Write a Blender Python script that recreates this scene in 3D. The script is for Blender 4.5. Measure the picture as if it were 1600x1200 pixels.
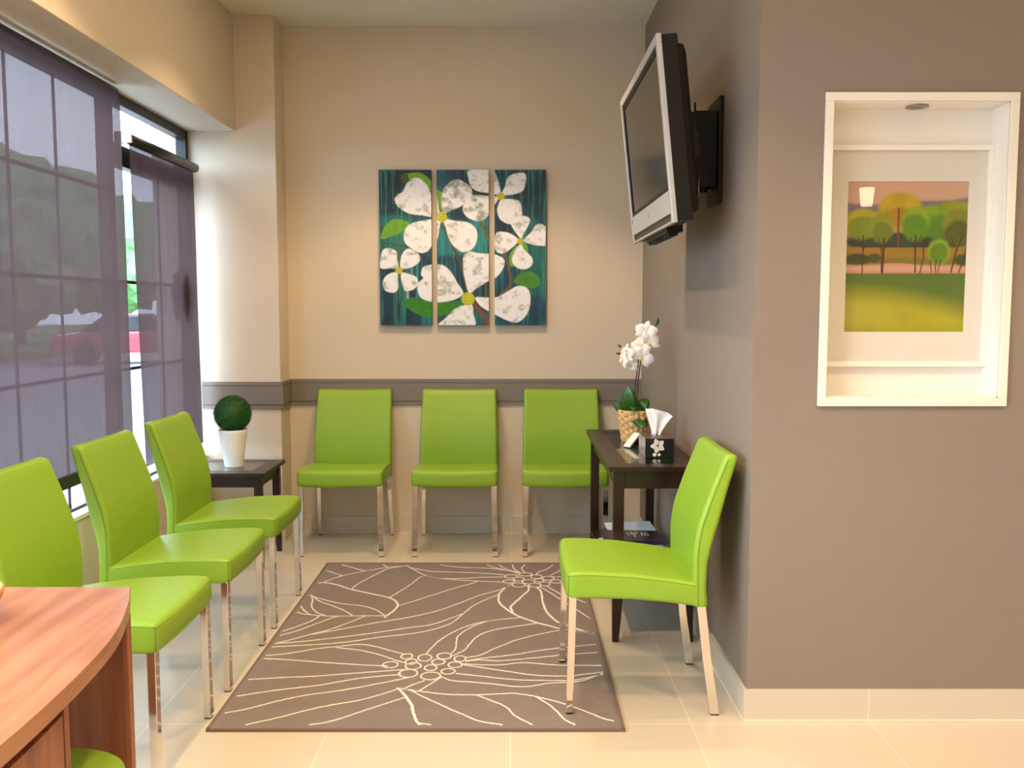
import bpy, bmesh, math, random
import numpy as np
from mathutils import Vector, Matrix

for o in list(bpy.data.objects):
    bpy.data.objects.remove(o, do_unlink=True)
C = bpy.context.scene.collection
S = bpy.context.scene
rnd = random.Random(7)
R = math.radians
PI = math.pi

# ------------------------------------------------------------ camera
cam_d = bpy.data.cameras.new('camera')
cam_d.sensor_width = 36.0
cam_d.lens = 1420 / 1600 * 36.0
cam_d.clip_start = 0.05
cam_d.clip_end = 300
cam = bpy.data.objects.new('camera', cam_d)
C.objects.link(cam)
cam.location = (0, 0, 1.4)
cam.rotation_euler = (PI / 2 - math.atan(118 / 1420), 0, 0)
S.camera = cam

# ------------------------------------------------------------ colour management
S.view_settings.view_transform = 'Standard'
S.view_settings.look = 'None'
S.view_settings.gamma = 1.0
S.view_settings.use_curve_mapping = False
S.view_settings.exposure = 0.0

# ------------------------------------------------------------ daylight: bright overcast sky
w = bpy.data.worlds.new('sky')
S.world = w
w.use_nodes = True
nt = w.node_tree
bg = nt.nodes['Background']
tc = nt.nodes.new('ShaderNodeTexCoord')
nz = nt.nodes.new('ShaderNodeTexNoise')
nz.inputs['Scale'].default_value = 2.2
nz.inputs['Detail'].default_value = 4
cr = nt.nodes.new('ShaderNodeValToRGB')
cr.color_ramp.elements[0].position = 0.35
cr.color_ramp.elements[0].color = (0.50, 0.68, 1.0, 1)
cr.color_ramp.elements[1].position = 0.65
cr.color_ramp.elements[1].color = (0.76, 0.87, 1.0, 1)
nt.links.new(tc.outputs['Generated'], nz.inputs['Vector'])
nt.links.new(nz.outputs['Fac'], cr.inputs['Fac'])
nt.links.new(cr.outputs['Color'], bg.inputs['Color'])
bg.inputs['Strength'].default_value = SKY_STRENGTH = 14.0

WARM = (1.0, 0.69, 0.39)
LAMP_W = 44.0
FACE_W = 2.5
# recessed ceiling lamps (x, y); the fixtures and their lights are built by downlight() below
LAMP_SPOTS = [(-0.90, 4.38), (-0.90, 3.12), (-0.90, 1.86), (-0.90, 0.6),
              (-0.25, 4.3), (-0.1, 2.0), (0.12, 0.6), (1.5, 1.4), (2.7, 1.4), (1.5, -0.6), (2.7, -0.6),
              (-0.5, -1.6)]

# ------------------------------------------------------------ helpers
def srgb(r, g, b):
    f = lambda c: (c / 255) / 12.92 if c / 255 <= 0.04045 else ((c / 255 + 0.055) / 1.055) ** 2.4
    return (f(r), f(g), f(b), 1)

def mat(name, col, rough=0.5, metal=0.0, spec=0.5, noise=0.0, nscale=8.0, bump=0.0, bscale=60.0,
        coat=0.0, emit=None, estr=0.0, stretch=None):
    m = bpy.data.materials.new(name)
    m.use_nodes = True
    t = m.node_tree
    b = t.nodes['Principled BSDF']
    b.inputs['Base Color'].default_value = col
    b.inputs['Roughness'].default_value = rough
    b.inputs['Metallic'].default_value = metal
    b.inputs['Specular IOR Level'].default_value = spec
    b.inputs['Coat Weight'].default_value = coat
    if emit:
        b.inputs['Emission Color'].default_value = emit
        b.inputs['Emission Strength'].default_value = estr
    if noise or bump:
        tcn = t.nodes.new('ShaderNodeTexCoord')
        mp = t.nodes.new('ShaderNodeMapping')
        if stretch: mp.inputs['Scale'].default_value = stretch
        t.links.new(tcn.outputs['Object'], mp.inputs['Vector'])
    if noise:
        n = t.nodes.new('ShaderNodeTexNoise')
        n.inputs['Scale'].default_value = nscale
        n.inputs['Detail'].default_value = 5
        t.links.new(mp.outputs['Vector'], n.inputs['Vector'])
        mx = t.nodes.new('ShaderNodeMix'); mx.data_type = 'RGBA'
        k0 = 1 - noise; k1 = 1 + noise
        mx.inputs['A'].default_value = (col[0] * k0, col[1] * k0, col[2] * k0, 1)
        mx.inputs['B'].default_value = (min(1, col[0] * k1), min(1, col[1] * k1), min(1, col[2] * k1), 1)
        t.links.new(n.outputs['Fac'], mx.inputs['Factor'])
        t.links.new(mx.outputs['Result'], b.inputs['Base Color'])
    if bump:
        n2 = t.nodes.new('ShaderNodeTexNoise')
        n2.inputs['Scale'].default_value = bscale
        n2.inputs['Detail'].default_value = 4
        t.links.new(mp.outputs['Vector'], n2.inputs['Vector'])
        bp = t.nodes.new('ShaderNodeBump')
        bp.inputs['Strength'].default_value = bump
        bp.inputs['Distance'].default_value = 0.004
        t.links.new(n2.outputs['Fac'], bp.inputs['Height'])
        t.links.new(bp.outputs['Normal'], b.inputs['Normal'])
    return m

def wood_mat(name, c1, c2, rough=0.35, axis=(1, 12, 12), coat=0.0, scale=3.0):
    m = bpy.data.materials.new(name); m.use_nodes = True
    t = m.node_tree; b = t.nodes['Principled BSDF']
    b.inputs['Roughness'].default_value = rough
    b.inputs['Coat Weight'].default_value = coat
    b.inputs['Coat Roughness'].default_value = 0.15
    tcn = t.nodes.new('ShaderNodeTexCoord'); mp = t.nodes.new('ShaderNodeMapping')
    mp.inputs['Scale'].default_value = axis
    n = t.nodes.new('ShaderNodeTexNoise'); n.inputs['Scale'].default_value = scale
    n.inputs['Detail'].default_value = 8; n.inputs['Distortion'].default_value = 0.6
    r = t.nodes.new('ShaderNodeValToRGB')
    r.color_ramp.elements[0].position = 0.35; r.color_ramp.elements[0].color = c1
    r.color_ramp.elements[1].position = 0.65; r.color_ramp.elements[1].color = c2
    t.links.new(tcn.outputs['Object'], mp.inputs['Vector']); t.links.new(mp.outputs['Vector'], n.inputs['Vector'])
    t.links.new(n.outputs['Fac'], r.inputs['Fac']); t.links.new(r.outputs['Color'], b.inputs['Base Color'])
    return m

def glass_mat(name, tint=(0.95, 0.98, 0.97, 1), ior=1.5):
    m = bpy.data.materials.new(name); m.use_nodes = True
    t = m.node_tree; t.nodes.remove(t.nodes['Principled BSDF'])
    out = t.nodes['Material Output']
    tr = t.nodes.new('ShaderNodeBsdfTransparent'); tr.inputs['Color'].default_value = tint
    gl = t.nodes.new('ShaderNodeBsdfGlossy'); gl.inputs['Roughness'].default_value = 0.01
    lw = t.nodes.new('ShaderNodeLayerWeight'); lw.inputs['Blend'].default_value = 0.5
    f0 = ((ior - 1) / (ior + 1)) ** 2
    pw = t.nodes.new('ShaderNodeMath'); pw.operation = 'POWER'; pw.inputs[1].default_value = 5
    fr = t.nodes.new('ShaderNodeMath'); fr.operation = 'MULTIPLY_ADD'; fr.inputs[1].default_value = 1 - f0; fr.inputs[2].default_value = f0
    t.links.new(lw.outputs['Facing'], pw.inputs[0]); t.links.new(pw.outputs[0], fr.inputs[0])
    mx = t.nodes.new('ShaderNodeMixShader')
    t.links.new(fr.outputs[0], mx.inputs[0]); t.links.new(tr.outputs[0], mx.inputs[1]); t.links.new(gl.outputs[0], mx.inputs[2])
    t.links.new(mx.outputs[0], out.inputs['Surface'])
    return m

class MB:
    """collects shapes, then links them as one mesh object"""
    def __init__(s):
        s.v = []; s.f = []; s.m = []; s.sm = []
    def add(s, vs, fs, mi=0, smooth=False):
        n = len(s.v)
        s.v += [tuple(p) for p in vs]
        for f in fs:
            s.f.append([i + n for i in f]); s.m.append(mi); s.sm.append(smooth)
        return s
    def box(s, x0, x1, y0, y1, z0, z1, mi=0, M=None):
        vs = [Vector(p) for p in ((x0, y0, z0), (x1, y0, z0), (x1, y1, z0), (x0, y1, z0), (x0, y0, z1), (x1, y0, z1), (x1, y1, z1), (x0, y1, z1))]
        if M: vs = [M @ p for p in vs]
        return s.add(vs, [(3, 2, 1, 0), (4, 5, 6, 7), (0, 1, 5, 4), (1, 2, 6, 5), (2, 3, 7, 6), (3, 0, 4, 7)], mi)
    def rings(s, rings, mi=0, smooth=True, cap=True, closed=False):
        """rings: list of equal-length loops"""
        k = len(rings[0]); vs = [p for r in rings for p in r]; fs = []
        n = len(rings)
        for i in range(n if closed else n - 1):
            a = i * k; b = ((i + 1) % n) * k
            for j in range(k):
                j2 = (j + 1) % k
                fs.append((a + j, a + j2, b + j2, b + j))
        if cap and not closed:
            fs.append(tuple(range(k - 1, -1, -1))); fs.append(tuple((n - 1) * k + j for j in range(k)))
        return s.add(vs, fs, mi, smooth)
    def lathe(s, prof, cx=0, cy=0, seg=32, mi=0, smooth=True, cap=True):
        return s.rings([[(cx + r * math.cos(2 * PI * j / seg), cy + r * math.sin(2 * PI * j / seg), z) for j in range(seg)] for r, z in prof], mi, smooth, cap)
    def tube(s, pts, r, seg=8, mi=0, closed=False):
        pts = [Vector(p) for p in pts]; n = len(pts); rs = []
        for i, p in enumerate(pts):
            if closed: d = pts[(i + 1) % n] - pts[i - 1]
            else: d = pts[min(i + 1, n - 1)] - pts[max(i - 1, 0)]
            d.normalize()
            up = Vector((0, 0, 1)) if abs(d.z) < 0.9 else Vector((0, 1, 0))
            a = d.cross(up).normalized(); b = d.cross(a).normalized()
            rr = r[i] if isinstance(r, (list, tuple)) else r
            rs.append([p + a * rr * math.cos(2 * PI * j / seg) + b * rr * math.sin(2 * PI * j / seg) for j in range(seg)])
        return s.rings(rs, mi, True, True, closed)
    def prism(s, poly, z0, z1, mi=0):
        n = len(poly)
        vs = [(x, y, z0) for x, y in poly] + [(x, y, z1) for x, y in poly]
        fs = [tuple(range(n - 1, -1, -1)), tuple(range(n, 2 * n))] + [(i, (i + 1) % n, n + (i + 1) % n, n + i) for i in range(n)]
        return s.add(vs, fs, mi)
    def build(s, name, mats, parent=None, bevel=0, seg=2, recalc=True, loc=None):
        me = bpy.data.meshes.new(name)
        me.from_pydata(s.v, [], s.f)
        if not isinstance(mats, (list, tuple)): mats = [mats]
        for m in mats: me.materials.append(m)
        me.polygons.foreach_set('material_index', s.m)
        me.polygons.foreach_set('use_smooth', s.sm)
        if recalc:
            bm = bmesh.new(); bm.from_mesh(me)
            bmesh.ops.recalc_face_normals(bm, faces=bm.faces)
            bm.to_mesh(me); bm.free()
        me.update()
        o = bpy.data.objects.new(name, me)
        C.objects.link(o)
        if parent: o.parent = parent
        if loc: o.location = loc
        if bevel:
            b = o.modifiers.new('bevel', 'BEVEL'); b.width = bevel; b.segments = seg; b.limit_method = 'ANGLE'; b.angle_limit = R(40)
            b.harden_normals = False
        return o

def tag(o, label, cat, group=None, kind=None):
    o['label'] = label; o['category'] = cat
    if group: o['group'] = group
    if kind: o['kind'] = kind
    return o

def thing(name, label, cat, loc=(0, 0, 0), rz=0, group=None):
    o = bpy.data.objects.new(name, None); o.empty_display_size = 0.1
    C.objects.link(o); o.location = loc; o.rotation_euler = (0, 0, rz)
    return tag(o, label, cat, group)

def struct(o):
    o['kind'] = 'structure'; return o

def copy_tree(o, parent=None):
    c = o.copy(); C.objects.link(c)
    if parent: c.parent = parent
    for ch in list(o.children): copy_tree(ch, c)
    return c

def smooth_line(p, n=6, closed=False):
    """Catmull-Rom through p"""
    out = []; k = len(p)
    rng = range(k) if closed else range(k - 1)
    for i in rng:
        if closed: p0, p1, p2, p3 = p[(i - 1) % k], p[i], p[(i + 1) % k], p[(i + 2) % k]
        else: p0, p1, p2, p3 = p[max(i - 1, 0)], p[i], p[i + 1], p[min(i + 2, k - 1)]
        for j in range(n):
            t = j / n
            out.append(tuple(0.5 * ((2 * b) + (-a + c) * t + (2 * a - 5 * b + 4 * c - d) * t * t + (-a + 3 * b - 3 * c + d) * t ** 3)
                             for a, b, c, d in zip(p0, p1, p2, p3)))
    if not closed: out.append(tuple(p[-1]))
    return out

# ------------------------------------------------------------ materials
BEIGE = mat('wall_paint_beige', srgb(212, 200, 183), 0.7, spec=0.25, noise=0.015, nscale=2, bump=0.08, bscale=250)
TAUPE = mat('wall_paint_taupe', srgb(138, 127, 118), 0.65, spec=0.25, noise=0.02, nscale=2, bump=0.08, bscale=250)
CEIL = mat('ceiling_paint', srgb(225, 222, 212), 0.8, spec=0.2)
WHITE = mat('white_lacquer', srgb(238, 234, 226), 0.35)
RAILM = mat('rail_paint', srgb(124, 115, 108), 0.45, noise=0.02, nscale=5)
DARKF = mat('dark_aluminium', srgb(40, 34, 34), 0.4, metal=0.3)
GREEN = mat('lime_leather', srgb(134, 173, 48), 0.42, spec=0.45, noise=0.03, nscale=3, bump=0.10, bscale=40)
SEAM = mat('seam_thread', srgb(96, 130, 22), 0.7)
CHROME = mat('chrome', (0.82, 0.80, 0.78, 1), 0.09, metal=1.0)
RUBBER = mat('black_plastic', srgb(14, 14, 14), 0.5, spec=0.3)
ESPRESSO = wood_mat('espresso_wood', srgb(28, 13, 11), srgb(42, 20, 16), 0.30, (14, 2, 14))
CHERRY = wood_mat('cherry_wood', srgb(150, 96, 64), srgb(178, 122, 84), 0.28, (14, 1.6, 14), coat=0.3, scale=2.0)
CHERRYV = wood_mat('cherry_wood_upright', srgb(128, 72, 46), srgb(156, 96, 62), 0.4, (14, 14, 1.2), scale=1.8)
GLASS = glass_mat('window_glass')
TGLASS = glass_mat('table_glass', (0.72, 0.80, 0.78, 1), 2.4)
PGLASS = glass_mat('picture_glass', (0.98, 0.98, 0.98, 1), 1.45)

def floor_mat():
    m = bpy.data.materials.new('cream_porcelain_tile'); m.use_nodes = True
    t = m.node_tree; b = t.nodes['Principled BSDF']
    tcn = t.nodes.new('ShaderNodeTexCoord'); mp = t.nodes.new('ShaderNodeMapping')
    mp.inputs['Location'].default_value = (-0.605, -2.965, 0)
    t.links.new(tcn.outputs['Object'], mp.inputs['Vector'])
    br = t.nodes.new('ShaderNodeTexBrick')
    br.offset = 0.0; br.squash = 1.0
    br.inputs['Scale'].default_value = 1.0
    br.inputs['Mortar Size'].default_value = 0.0022
    br.inputs['Mortar Smooth'].default_value = 0.2
    br.inputs['Brick Width'].default_value = 0.61
    br.inputs['Row Height'].default_value = 0.61
    br.inputs['Color1'].default_value = srgb(212, 200, 180)
    br.inputs['Color2'].default_value = srgb(206, 194, 174)
    br.inputs['Mortar'].default_value = srgb(228, 220, 206)
    t.links.new(mp.outputs['Vector'], br.inputs['Vector'])
    n = t.nodes.new('ShaderNodeTexNoise'); n.inputs['Scale'].default_value = 5; n.inputs['Detail'].default_value = 6
    t.links.new(mp.outputs['Vector'], n.inputs['Vector'])
    mx = t.nodes.new('ShaderNodeMix'); mx.data_type = 'RGBA'; mx.blend_type = 'MULTIPLY'
    mx.inputs['Factor'].default_value = 0.10
    t.links.new(br.outputs['Color'], mx.inputs['A']); t.links.new(n.outputs['Color'], mx.inputs['B'])
    t.links.new(mx.outputs['Result'], b.inputs['Base Color'])
    b.inputs['Roughness'].default_value = 0.30
    return m
FLOORM = floor_mat()
BASEM = mat('baseboard_tile', srgb(206, 198, 182), 0.35, noise=0.03, nscale=4)
GROUT = mat('grout', srgb(232, 226, 214), 0.8)

def blind_mat():
    m = bpy.data.materials.new('plum_screen_fabric'); m.use_nodes = True
    t = m.node_tree; t.nodes.remove(t.nodes['Principled BSDF']); out = t.nodes['Material Output']
    df = t.nodes.new('ShaderNodeBsdfDiffuse'); df.inputs['Color'].default_value = srgb(72, 57, 57)
    tl = t.nodes.new('ShaderNodeBsdfTranslucent'); tl.inputs['Color'].default_value = srgb(72, 57, 57)
    tr = t.nodes.new('ShaderNodeBsdfTransparent'); tr.inputs['Color'].default_value = (1, 0.96, 0.98, 1)
    tcn = t.nodes.new('ShaderNodeTexCoord'); mp = t.nodes.new('ShaderNodeMapping')
    mp.inputs['Scale'].default_value = (1, 6, 1.0)
    n = t.nodes.new('ShaderNodeTexNoise'); n.inputs['Scale'].default_value = 2.2; n.inputs['Detail'].default_value = 3
    bp = t.nodes.new('ShaderNodeBump'); bp.inputs['Strength'].default_value = 0.6; bp.inputs['Distance'].default_value = 0.03
    t.links.new(tcn.outputs['Object'], mp.inputs['Vector']); t.links.new(mp.outputs['Vector'], n.inputs['Vector'])
    t.links.new(n.outputs['Fac'], bp.inputs['Height'])
    t.links.new(bp.outputs['Normal'], df.inputs['Normal']); t.links.new(bp.outputs['Normal'], tl.inputs['Normal'])
    m1 = t.nodes.new('ShaderNodeMixShader'); m1.inputs[0].default_value = 0.55
    m2 = t.nodes.new('ShaderNodeMixShader'); m2.inputs[0].default_value = 0.036
    t.links.new(df.outputs[0], m1.inputs[1]); t.links.new(tl.outputs[0], m1.inputs[2])
    t.links.new(m1.outputs[0], m2.inputs[1]); t.links.new(tr.outputs[0], m2.inputs[2])
    t.links.new(m2.outputs[0], out.inputs['Surface'])
    return m
BLIND = blind_mat()

# ------------------------------------------------------------ the room
XL, XR, YB, YF, ZC = -1.83, 0.80, 5.603, 3.006, 3.085
XE, YN = 4.4, -3.2          # far right and rear of the reception
YK, XK = 5.383, -1.375      # face and side of the corner pillar
ZS, ZH, XS = 0.53, 2.426, -1.606  # sill height, window head, bulkhead face
T = 0.15

struct(MB().box(-2.1, XE + T, YN - T, YB + T, -0.1, 0).build('floor', FLOORM))
struct(MB().box(-2.1, XE + T, YN - T, YB + T, ZC, ZC + 0.12).build('ceiling', CEIL))
struct(MB().box(-2.1, XR + T, YB, YB + T, 0, ZC).build('wall_back', BEIGE))
struct(MB().box(-2.1, XK, YK, YB, 0, ZC).build('wall_pillar', BEIGE, bevel=0.004))
m = MB()
m.box(XL - 0.17, XL, -1.2, YK, 0, ZS - 0.02)
m.box(XL - 0.17, XL, YN, -1.2, 0, ZC)
struct(m.build('wall_left', BEIGE))
struct(MB().box(XL - 0.17, XS, -1.2, YK, ZH, ZC).build('wall_bulkhead', BEIGE, bevel=0.004))
struct(MB().box(XL - 0.17, XL + 0.006, -1.2, YK, ZS - 0.02, ZS).build('trim_1', WHITE, bevel=0.003))
# accent wall
struct(MB().box(XR, XR + T, YF + 0.15, YB, 0, ZC).build('wall_right', TAUPE))
NX0, NX1, NZ0, NZ1, ND = 1.040, 1.612, 1.104, 2.068, 0.10
m = MB()
m.box(XR, NX0, YF, YF + 0.15, 0, ZC); m.box(NX1, XE, YF, YF + 0.15, 0, ZC)
m.box(NX0, NX1, YF, YF + 0.15, 0, NZ0); m.box(NX0, NX1, YF, YF + 0.15, NZ1, ZC)
struct(m.build('wall_front', TAUPE))
m = MB()
m.box(NX0 - 0.001, NX1 + 0.001, YF + ND, YF + 0.15, NZ0, NZ1)
e = 0.004
m.box(NX0, NX0 + e, YF, YF + ND, NZ0, NZ1); m.box(NX1 - e, NX1, YF, YF + ND, NZ0, NZ1)
m.box(NX0, NX1, YF, YF + ND, NZ0, NZ0 + e); m.box(NX0, NX1, YF, YF + ND, NZ1 - e, NZ1)
struct(m.build('wall_niche', WHITE))
m = MB()
a = 0.027; p = 0.012
m.box(NX0 - a, NX1 + a, YF - p, YF, NZ1, NZ1 + a); m.box(NX0 - a, NX1 + a, YF - p, YF, NZ0 - a, NZ0)
m.box(NX0 - a, NX0, YF - p, YF, NZ0, NZ1); m.box(NX1, NX1 + a, YF - p, YF, NZ0, NZ1)
struct(m.build('trim_2', WHITE, bevel=0.002))
# far side and rear of the reception (behind the camera)
struct(MB().box(XE, XE + T, YN, YF + 0.15, 0, ZC).build('wall_east', BEIGE))
struct(MB().box(XL - 0.17, XE, YN - T, YN, 0, ZC).build('wall_rear', BEIGE))

# chair rail
def rail(segs, name):
    m = MB()
    for (x0, y0, x1, y1, nx, ny) in segs:
        for z0, z1, d in ((0.807, 0.828, 0.013), (0.828, 0.831, 0.008), (0.831, 0.942, 0.017), (0.942, 0.945, 0.008), (0.945, 0.966, 0.015)):
            xs = sorted((x0, x1, x0 + nx * d, x1 + nx * d)); ys = sorted((y0, y1, y0 + ny * d, y1 + ny * d))
            m.box(xs[0], xs[-1], ys[0], ys[-1], z0, z1)
    return struct(m.build(name, RAILM))
rail([(XK, YB, XR, YB, 0, -1)], 'trim_3')
rail([(-1.838, YK, XK + 0.017, YK, 0, -1), (XK, YK, XK, YB - 0.017, 1, 0)], 'trim_4')

# tiled baseboards, each with its grout joints
def baseboard(x0, y0, x1, y1, nx, ny, name, joints):
    d = 0.011; h = 0.106
    m = MB()
    xs = sorted((x0, x1, x0 + nx * d, x1 + nx * d)); ys = sorted((y0, y1, y0 + ny * d, y1 + ny * d))
    m.box(xs[0], xs[-1], ys[0], ys[-1], 0, h)
    for j in joints:
        g = 0.0015; q = 0.0006
        if nx == 0: m.box(j - g, j + g, min(ys[0], ys[0] + ny * q), ys[-1], 0, h + 0.0003, 1)
        else: m.box(xs[0], xs[-1], j - g, j + g, 0, h + 0.0003, 1) if nx > 0 else m.box(xs[0] - q, xs[-1], j - g, j + g, 0, h + 0.0003, 1)
    # grout bead along the floor
    if nx == 0: m.box(xs[0], xs[-1], ys[0] - 0.003, ys[0], 0, 0.0025, 1)
    elif nx < 0: m.box(xs[0] - 0.003, xs[0], ys[0], ys[-1], 0, 0.0025, 1)
    return struct(m.build(name, [BASEM, GROUT]))
baseboard(XK, YB, XR - 0.011, YB, 0, -1, 'baseboard_back', [-1.225, -0.615, -0.005, 0.605])
baseboard(XL, YK, XK + 0.011, YK, 0, -1, 'baseboard_pillar', [-1.6])
baseboard(XR, YF, XR, YB, -1, 0, 'baseboard_right', [3.575, 4.185, 4.795, 5.405])
baseboard(XR - 0.011, YF, XE, YF, 0, -1, 'baseboard_front', [1.215, 1.825, 2.435])

# ------------------------------------------------------------ windows
def win_left():
    r = bpy.data.objects.new('window_1', None); C.objects.link(r); r['kind'] = 'structure'
    x0, x1 = -1.945, -1.885
    y0, y1 = -1.2, YK
    m = MB()
    m.box(x0, x1, y0, y1, ZH - 0.05, ZH); m.box(x0, x1, y0, y1, ZS, ZS + 0.012)
    m.box(x0, x1, y1 - 0.035, y1, ZS, ZH); m.box(x0, x1, y0, y0 + 0.05, ZS, ZH)
    for y in (0.3, 1.65, 3.0, 4.35): m.box(x0, x1, y - 0.03, y + 0.03, ZS, ZH)
    m.box(x0, x1, 4.38, y1, 2.085, 2.185)      # transom bar over the last light
    m.build('window_frame', DARKF, r, bevel=0.003)
    m = MB()
    for z in (1.96, 1.53, 1.10): m.box(-1.914, -1.906, y0, 4.35, z - 0.008, z + 0.008)
    for z in (1.53, 1.10): m.box(-1.914, -1.906, 4.38, y1, z - 0.008, z + 0.008)
    for y in (3.50, 3.87, 2.55, 2.1, 1.2, 0.75, -0.15, -0.6, 4.97): m.box(-1.914, -1.906, y - 0.006, y + 0.006, ZS, ZH if y < 4.5 else 2.085)
    m.build('window_muntins', DARKF, r)
    m = MB(); m.rings([[(xx, 5.10 + k * 0.062 * math.cos(a * PI / 12), 1.47 + k * 0.135 * math.sin(a * PI / 12)) for a in range(24)] for xx, k in ((-1.888, 0.6), (-1.875, 1.0), (-1.855, 1.0), (-1.850, 0.85))], 0, True)
    m.build('door_pull', DARKF, r)
    MB().box(-1.920, -1.915, y0, y1, ZS + 0.02, ZH - 0.02).build('window_pane', GLASS, r)
win_left()

# ------------------------------------------------------------ roller blinds
def cloth_sheet(y0t, y1t, y0b, y1b, z0, z1, x, amp, name, parent, seed):
    rr = random.Random(seed); m = MB(); ny, nz = 60, 60
    ph = [rr.uniform(0, 6.28) for _ in range(6)]
    V = []
    for k in range(nz + 1):
        t = k / nz; z = z1 + (z0 - z1) * t
        ya = y0t + (y0b - y0t) * t; yb = y1t + (y1b - y1t) * t
        for j in range(ny + 1):
            u = j / ny; y = ya + (yb - ya) * u
            d = amp * math.sin(PI * min(1, t * 1.3)) * (math.sin(7 * y + ph[0] + 1.2 * t) * 0.5 + 0.3 * math.sin(15 * y + ph[1] - 2 * t) + 0.3 * math.sin(4 * z + ph[2] + 2.5 * y))
            V.append((x + d, y, z))
    F = [(k * (ny + 1) + j, k * (ny + 1) + j + 1, (k + 1) * (ny + 1) + j + 1, (k + 1) * (ny + 1) + j) for k in range(nz) for j in range(ny)]
    m.add(V, F, 0, True)
    return m.build(name, BLIND, parent, recalc=False)

b = thing('roller_blind', 'wide plum screen blind hanging over the large left window', 'blind', (-1.80, 2.0, 2.39))
o = cloth_sheet(2.30, 4.264, 2.30, 4.285, 0.70, 2.385, 0, 0.004, 'blind_fabric', b, 3)
o.location = (0, -2.0, -2.39)
o = MB().box(-0.008, 0.012, 0.3, 2.285, -1.715, -1.662).build('bottom_rail', DARKF, b, bevel=0.003); o['label'] = 'dark bottom rail'
MB().tube([(-0.025, 0.3, 0.005), (-0.025, 2.27, 0.005)], 0.018, 16).build('roller_tube', DARKF, b)
b = thing('roller_blind', 'narrow plum screen blind hanging at the right end of the window, glass bare above it', 'blind', (-1.815, 4.8, 2.2))
o = cloth_sheet(4.385, 5.25, 4.46, 5.295, 0.615, 2.19, 0, 0.006, 'blind_fabric', b, 5)
o.location = (0, -4.8, -2.2)
MB().tube([(0, -0.40, 0.0), (0, 0.48, 0.0)], 0.026, 20).build('roller_tube', DARKF, b)
for y in (-0.425, ):
    m = MB(); m.box(-0.065, -0.02, y - 0.004, y + 0.004, -0.03, 0.035); m.box(-0.03, 0.02, y - 0.012, y + 0.004, -0.02, 0.025)
    o = m.build('wall_bracket', WHITE, b, bevel=0.004); o['label'] = 'white bracket'
m = MB(); m.box(-0.12, 0.015, 0.482, 0.490, -0.02, 0.02); m.build('wall_bracket', DARKF, b)

# ------------------------------------------------------------ outside, seen through the window
ASPH = mat('asphalt', srgb(150, 150, 152), 0.9, noise=0.1, nscale=3)
CONC = mat('pale_concrete', srgb(205, 203, 198), 0.9, noise=0.05)
GRASSM = mat('lawn', srgb(86, 122, 52), 0.95, noise=0.25, nscale=6)
LEAFM = mat('tree_leaves', srgb(112, 150, 100), 0.8, noise=0.35, nscale=2.5)
BARK = mat('bark', srgb(84, 68, 56), 0.9, noise=0.2)
g = MB().box(-80, -2.02, -60, 90, -0.30, -0.18).build('ground_outside', ASPH); struct(g)
g = MB().box(-3.6, -2.02, -10, 40, -0.18, -0.10).build('footpath', CONC, bevel=0.01); struct(g)
g = MB().box(-40, -15.0, -60, 90, -0.18, -0.06).build('lawn', GRASSM, bevel=0.03); tag(g, 'strip of lawn beyond the parking lot behind the large blind', 'grass', kind='stuff')
def tree(x, y, h, r, label, seed):
    rr = random.Random(seed)
    t = thing('leafy_tree', label, 'tree', (x, y, -0.05), 0, 'trees across the parking lot')
    MB().tube([(0, 0, 0), (0.05, 0, h * 0.3), (0, 0.05, h * 0.65)], [0.2, 0.15, 0.08], 10).build('trunk', BARK, t)
    m = MB()
    for k in range(16):
        a = rr.uniform(0, 6.28); q = rr.uniform(0, r * 0.7); zc = h * 0.62 + rr.uniform(-0.28, 0.34) * h; s = rr.uniform(0.3, 0.55) * r
        bm = bmesh.new(); bmesh.ops.create_icosphere(bm, subdivisions=3, radius=1)
        vs = []
        for v in bm.verts:
            n = v.co.normalized(); d = 1 + 0.16 * math.sin(9 * n.x + k) * math.sin(8 * n.y + 2 * k) + 0.10 * rr.uniform(-1, 1)
            vs.append((q * math.cos(a) + n.x * s * d, q * math.sin(a) + n.y * s * d, zc + n.z * s * d * 0.85))
        m.add(vs, [[v.index for v in f.verts] for f in bm.faces], 0, False); bm.free()
    m.build('crown', LEAFM, t, recalc=False)
for i, (x, y, h, r, l) in enumerate([
        (-16, 27, 5.6, 3.4, 'broad green tree across the parking lot seen through the big blind'),
        (-20, 37, 6.6, 4.0, 'tall green tree showing in the gap between the two blinds'),
        (-17, 18.5, 4.6, 3.2, 'rounded green tree behind the left part of the big blind'),
        (-24, 54, 7.0, 4.6, 'distant green tree behind the narrow blind')]):
    tree(x, y, h, r, l, i + 2)
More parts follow.
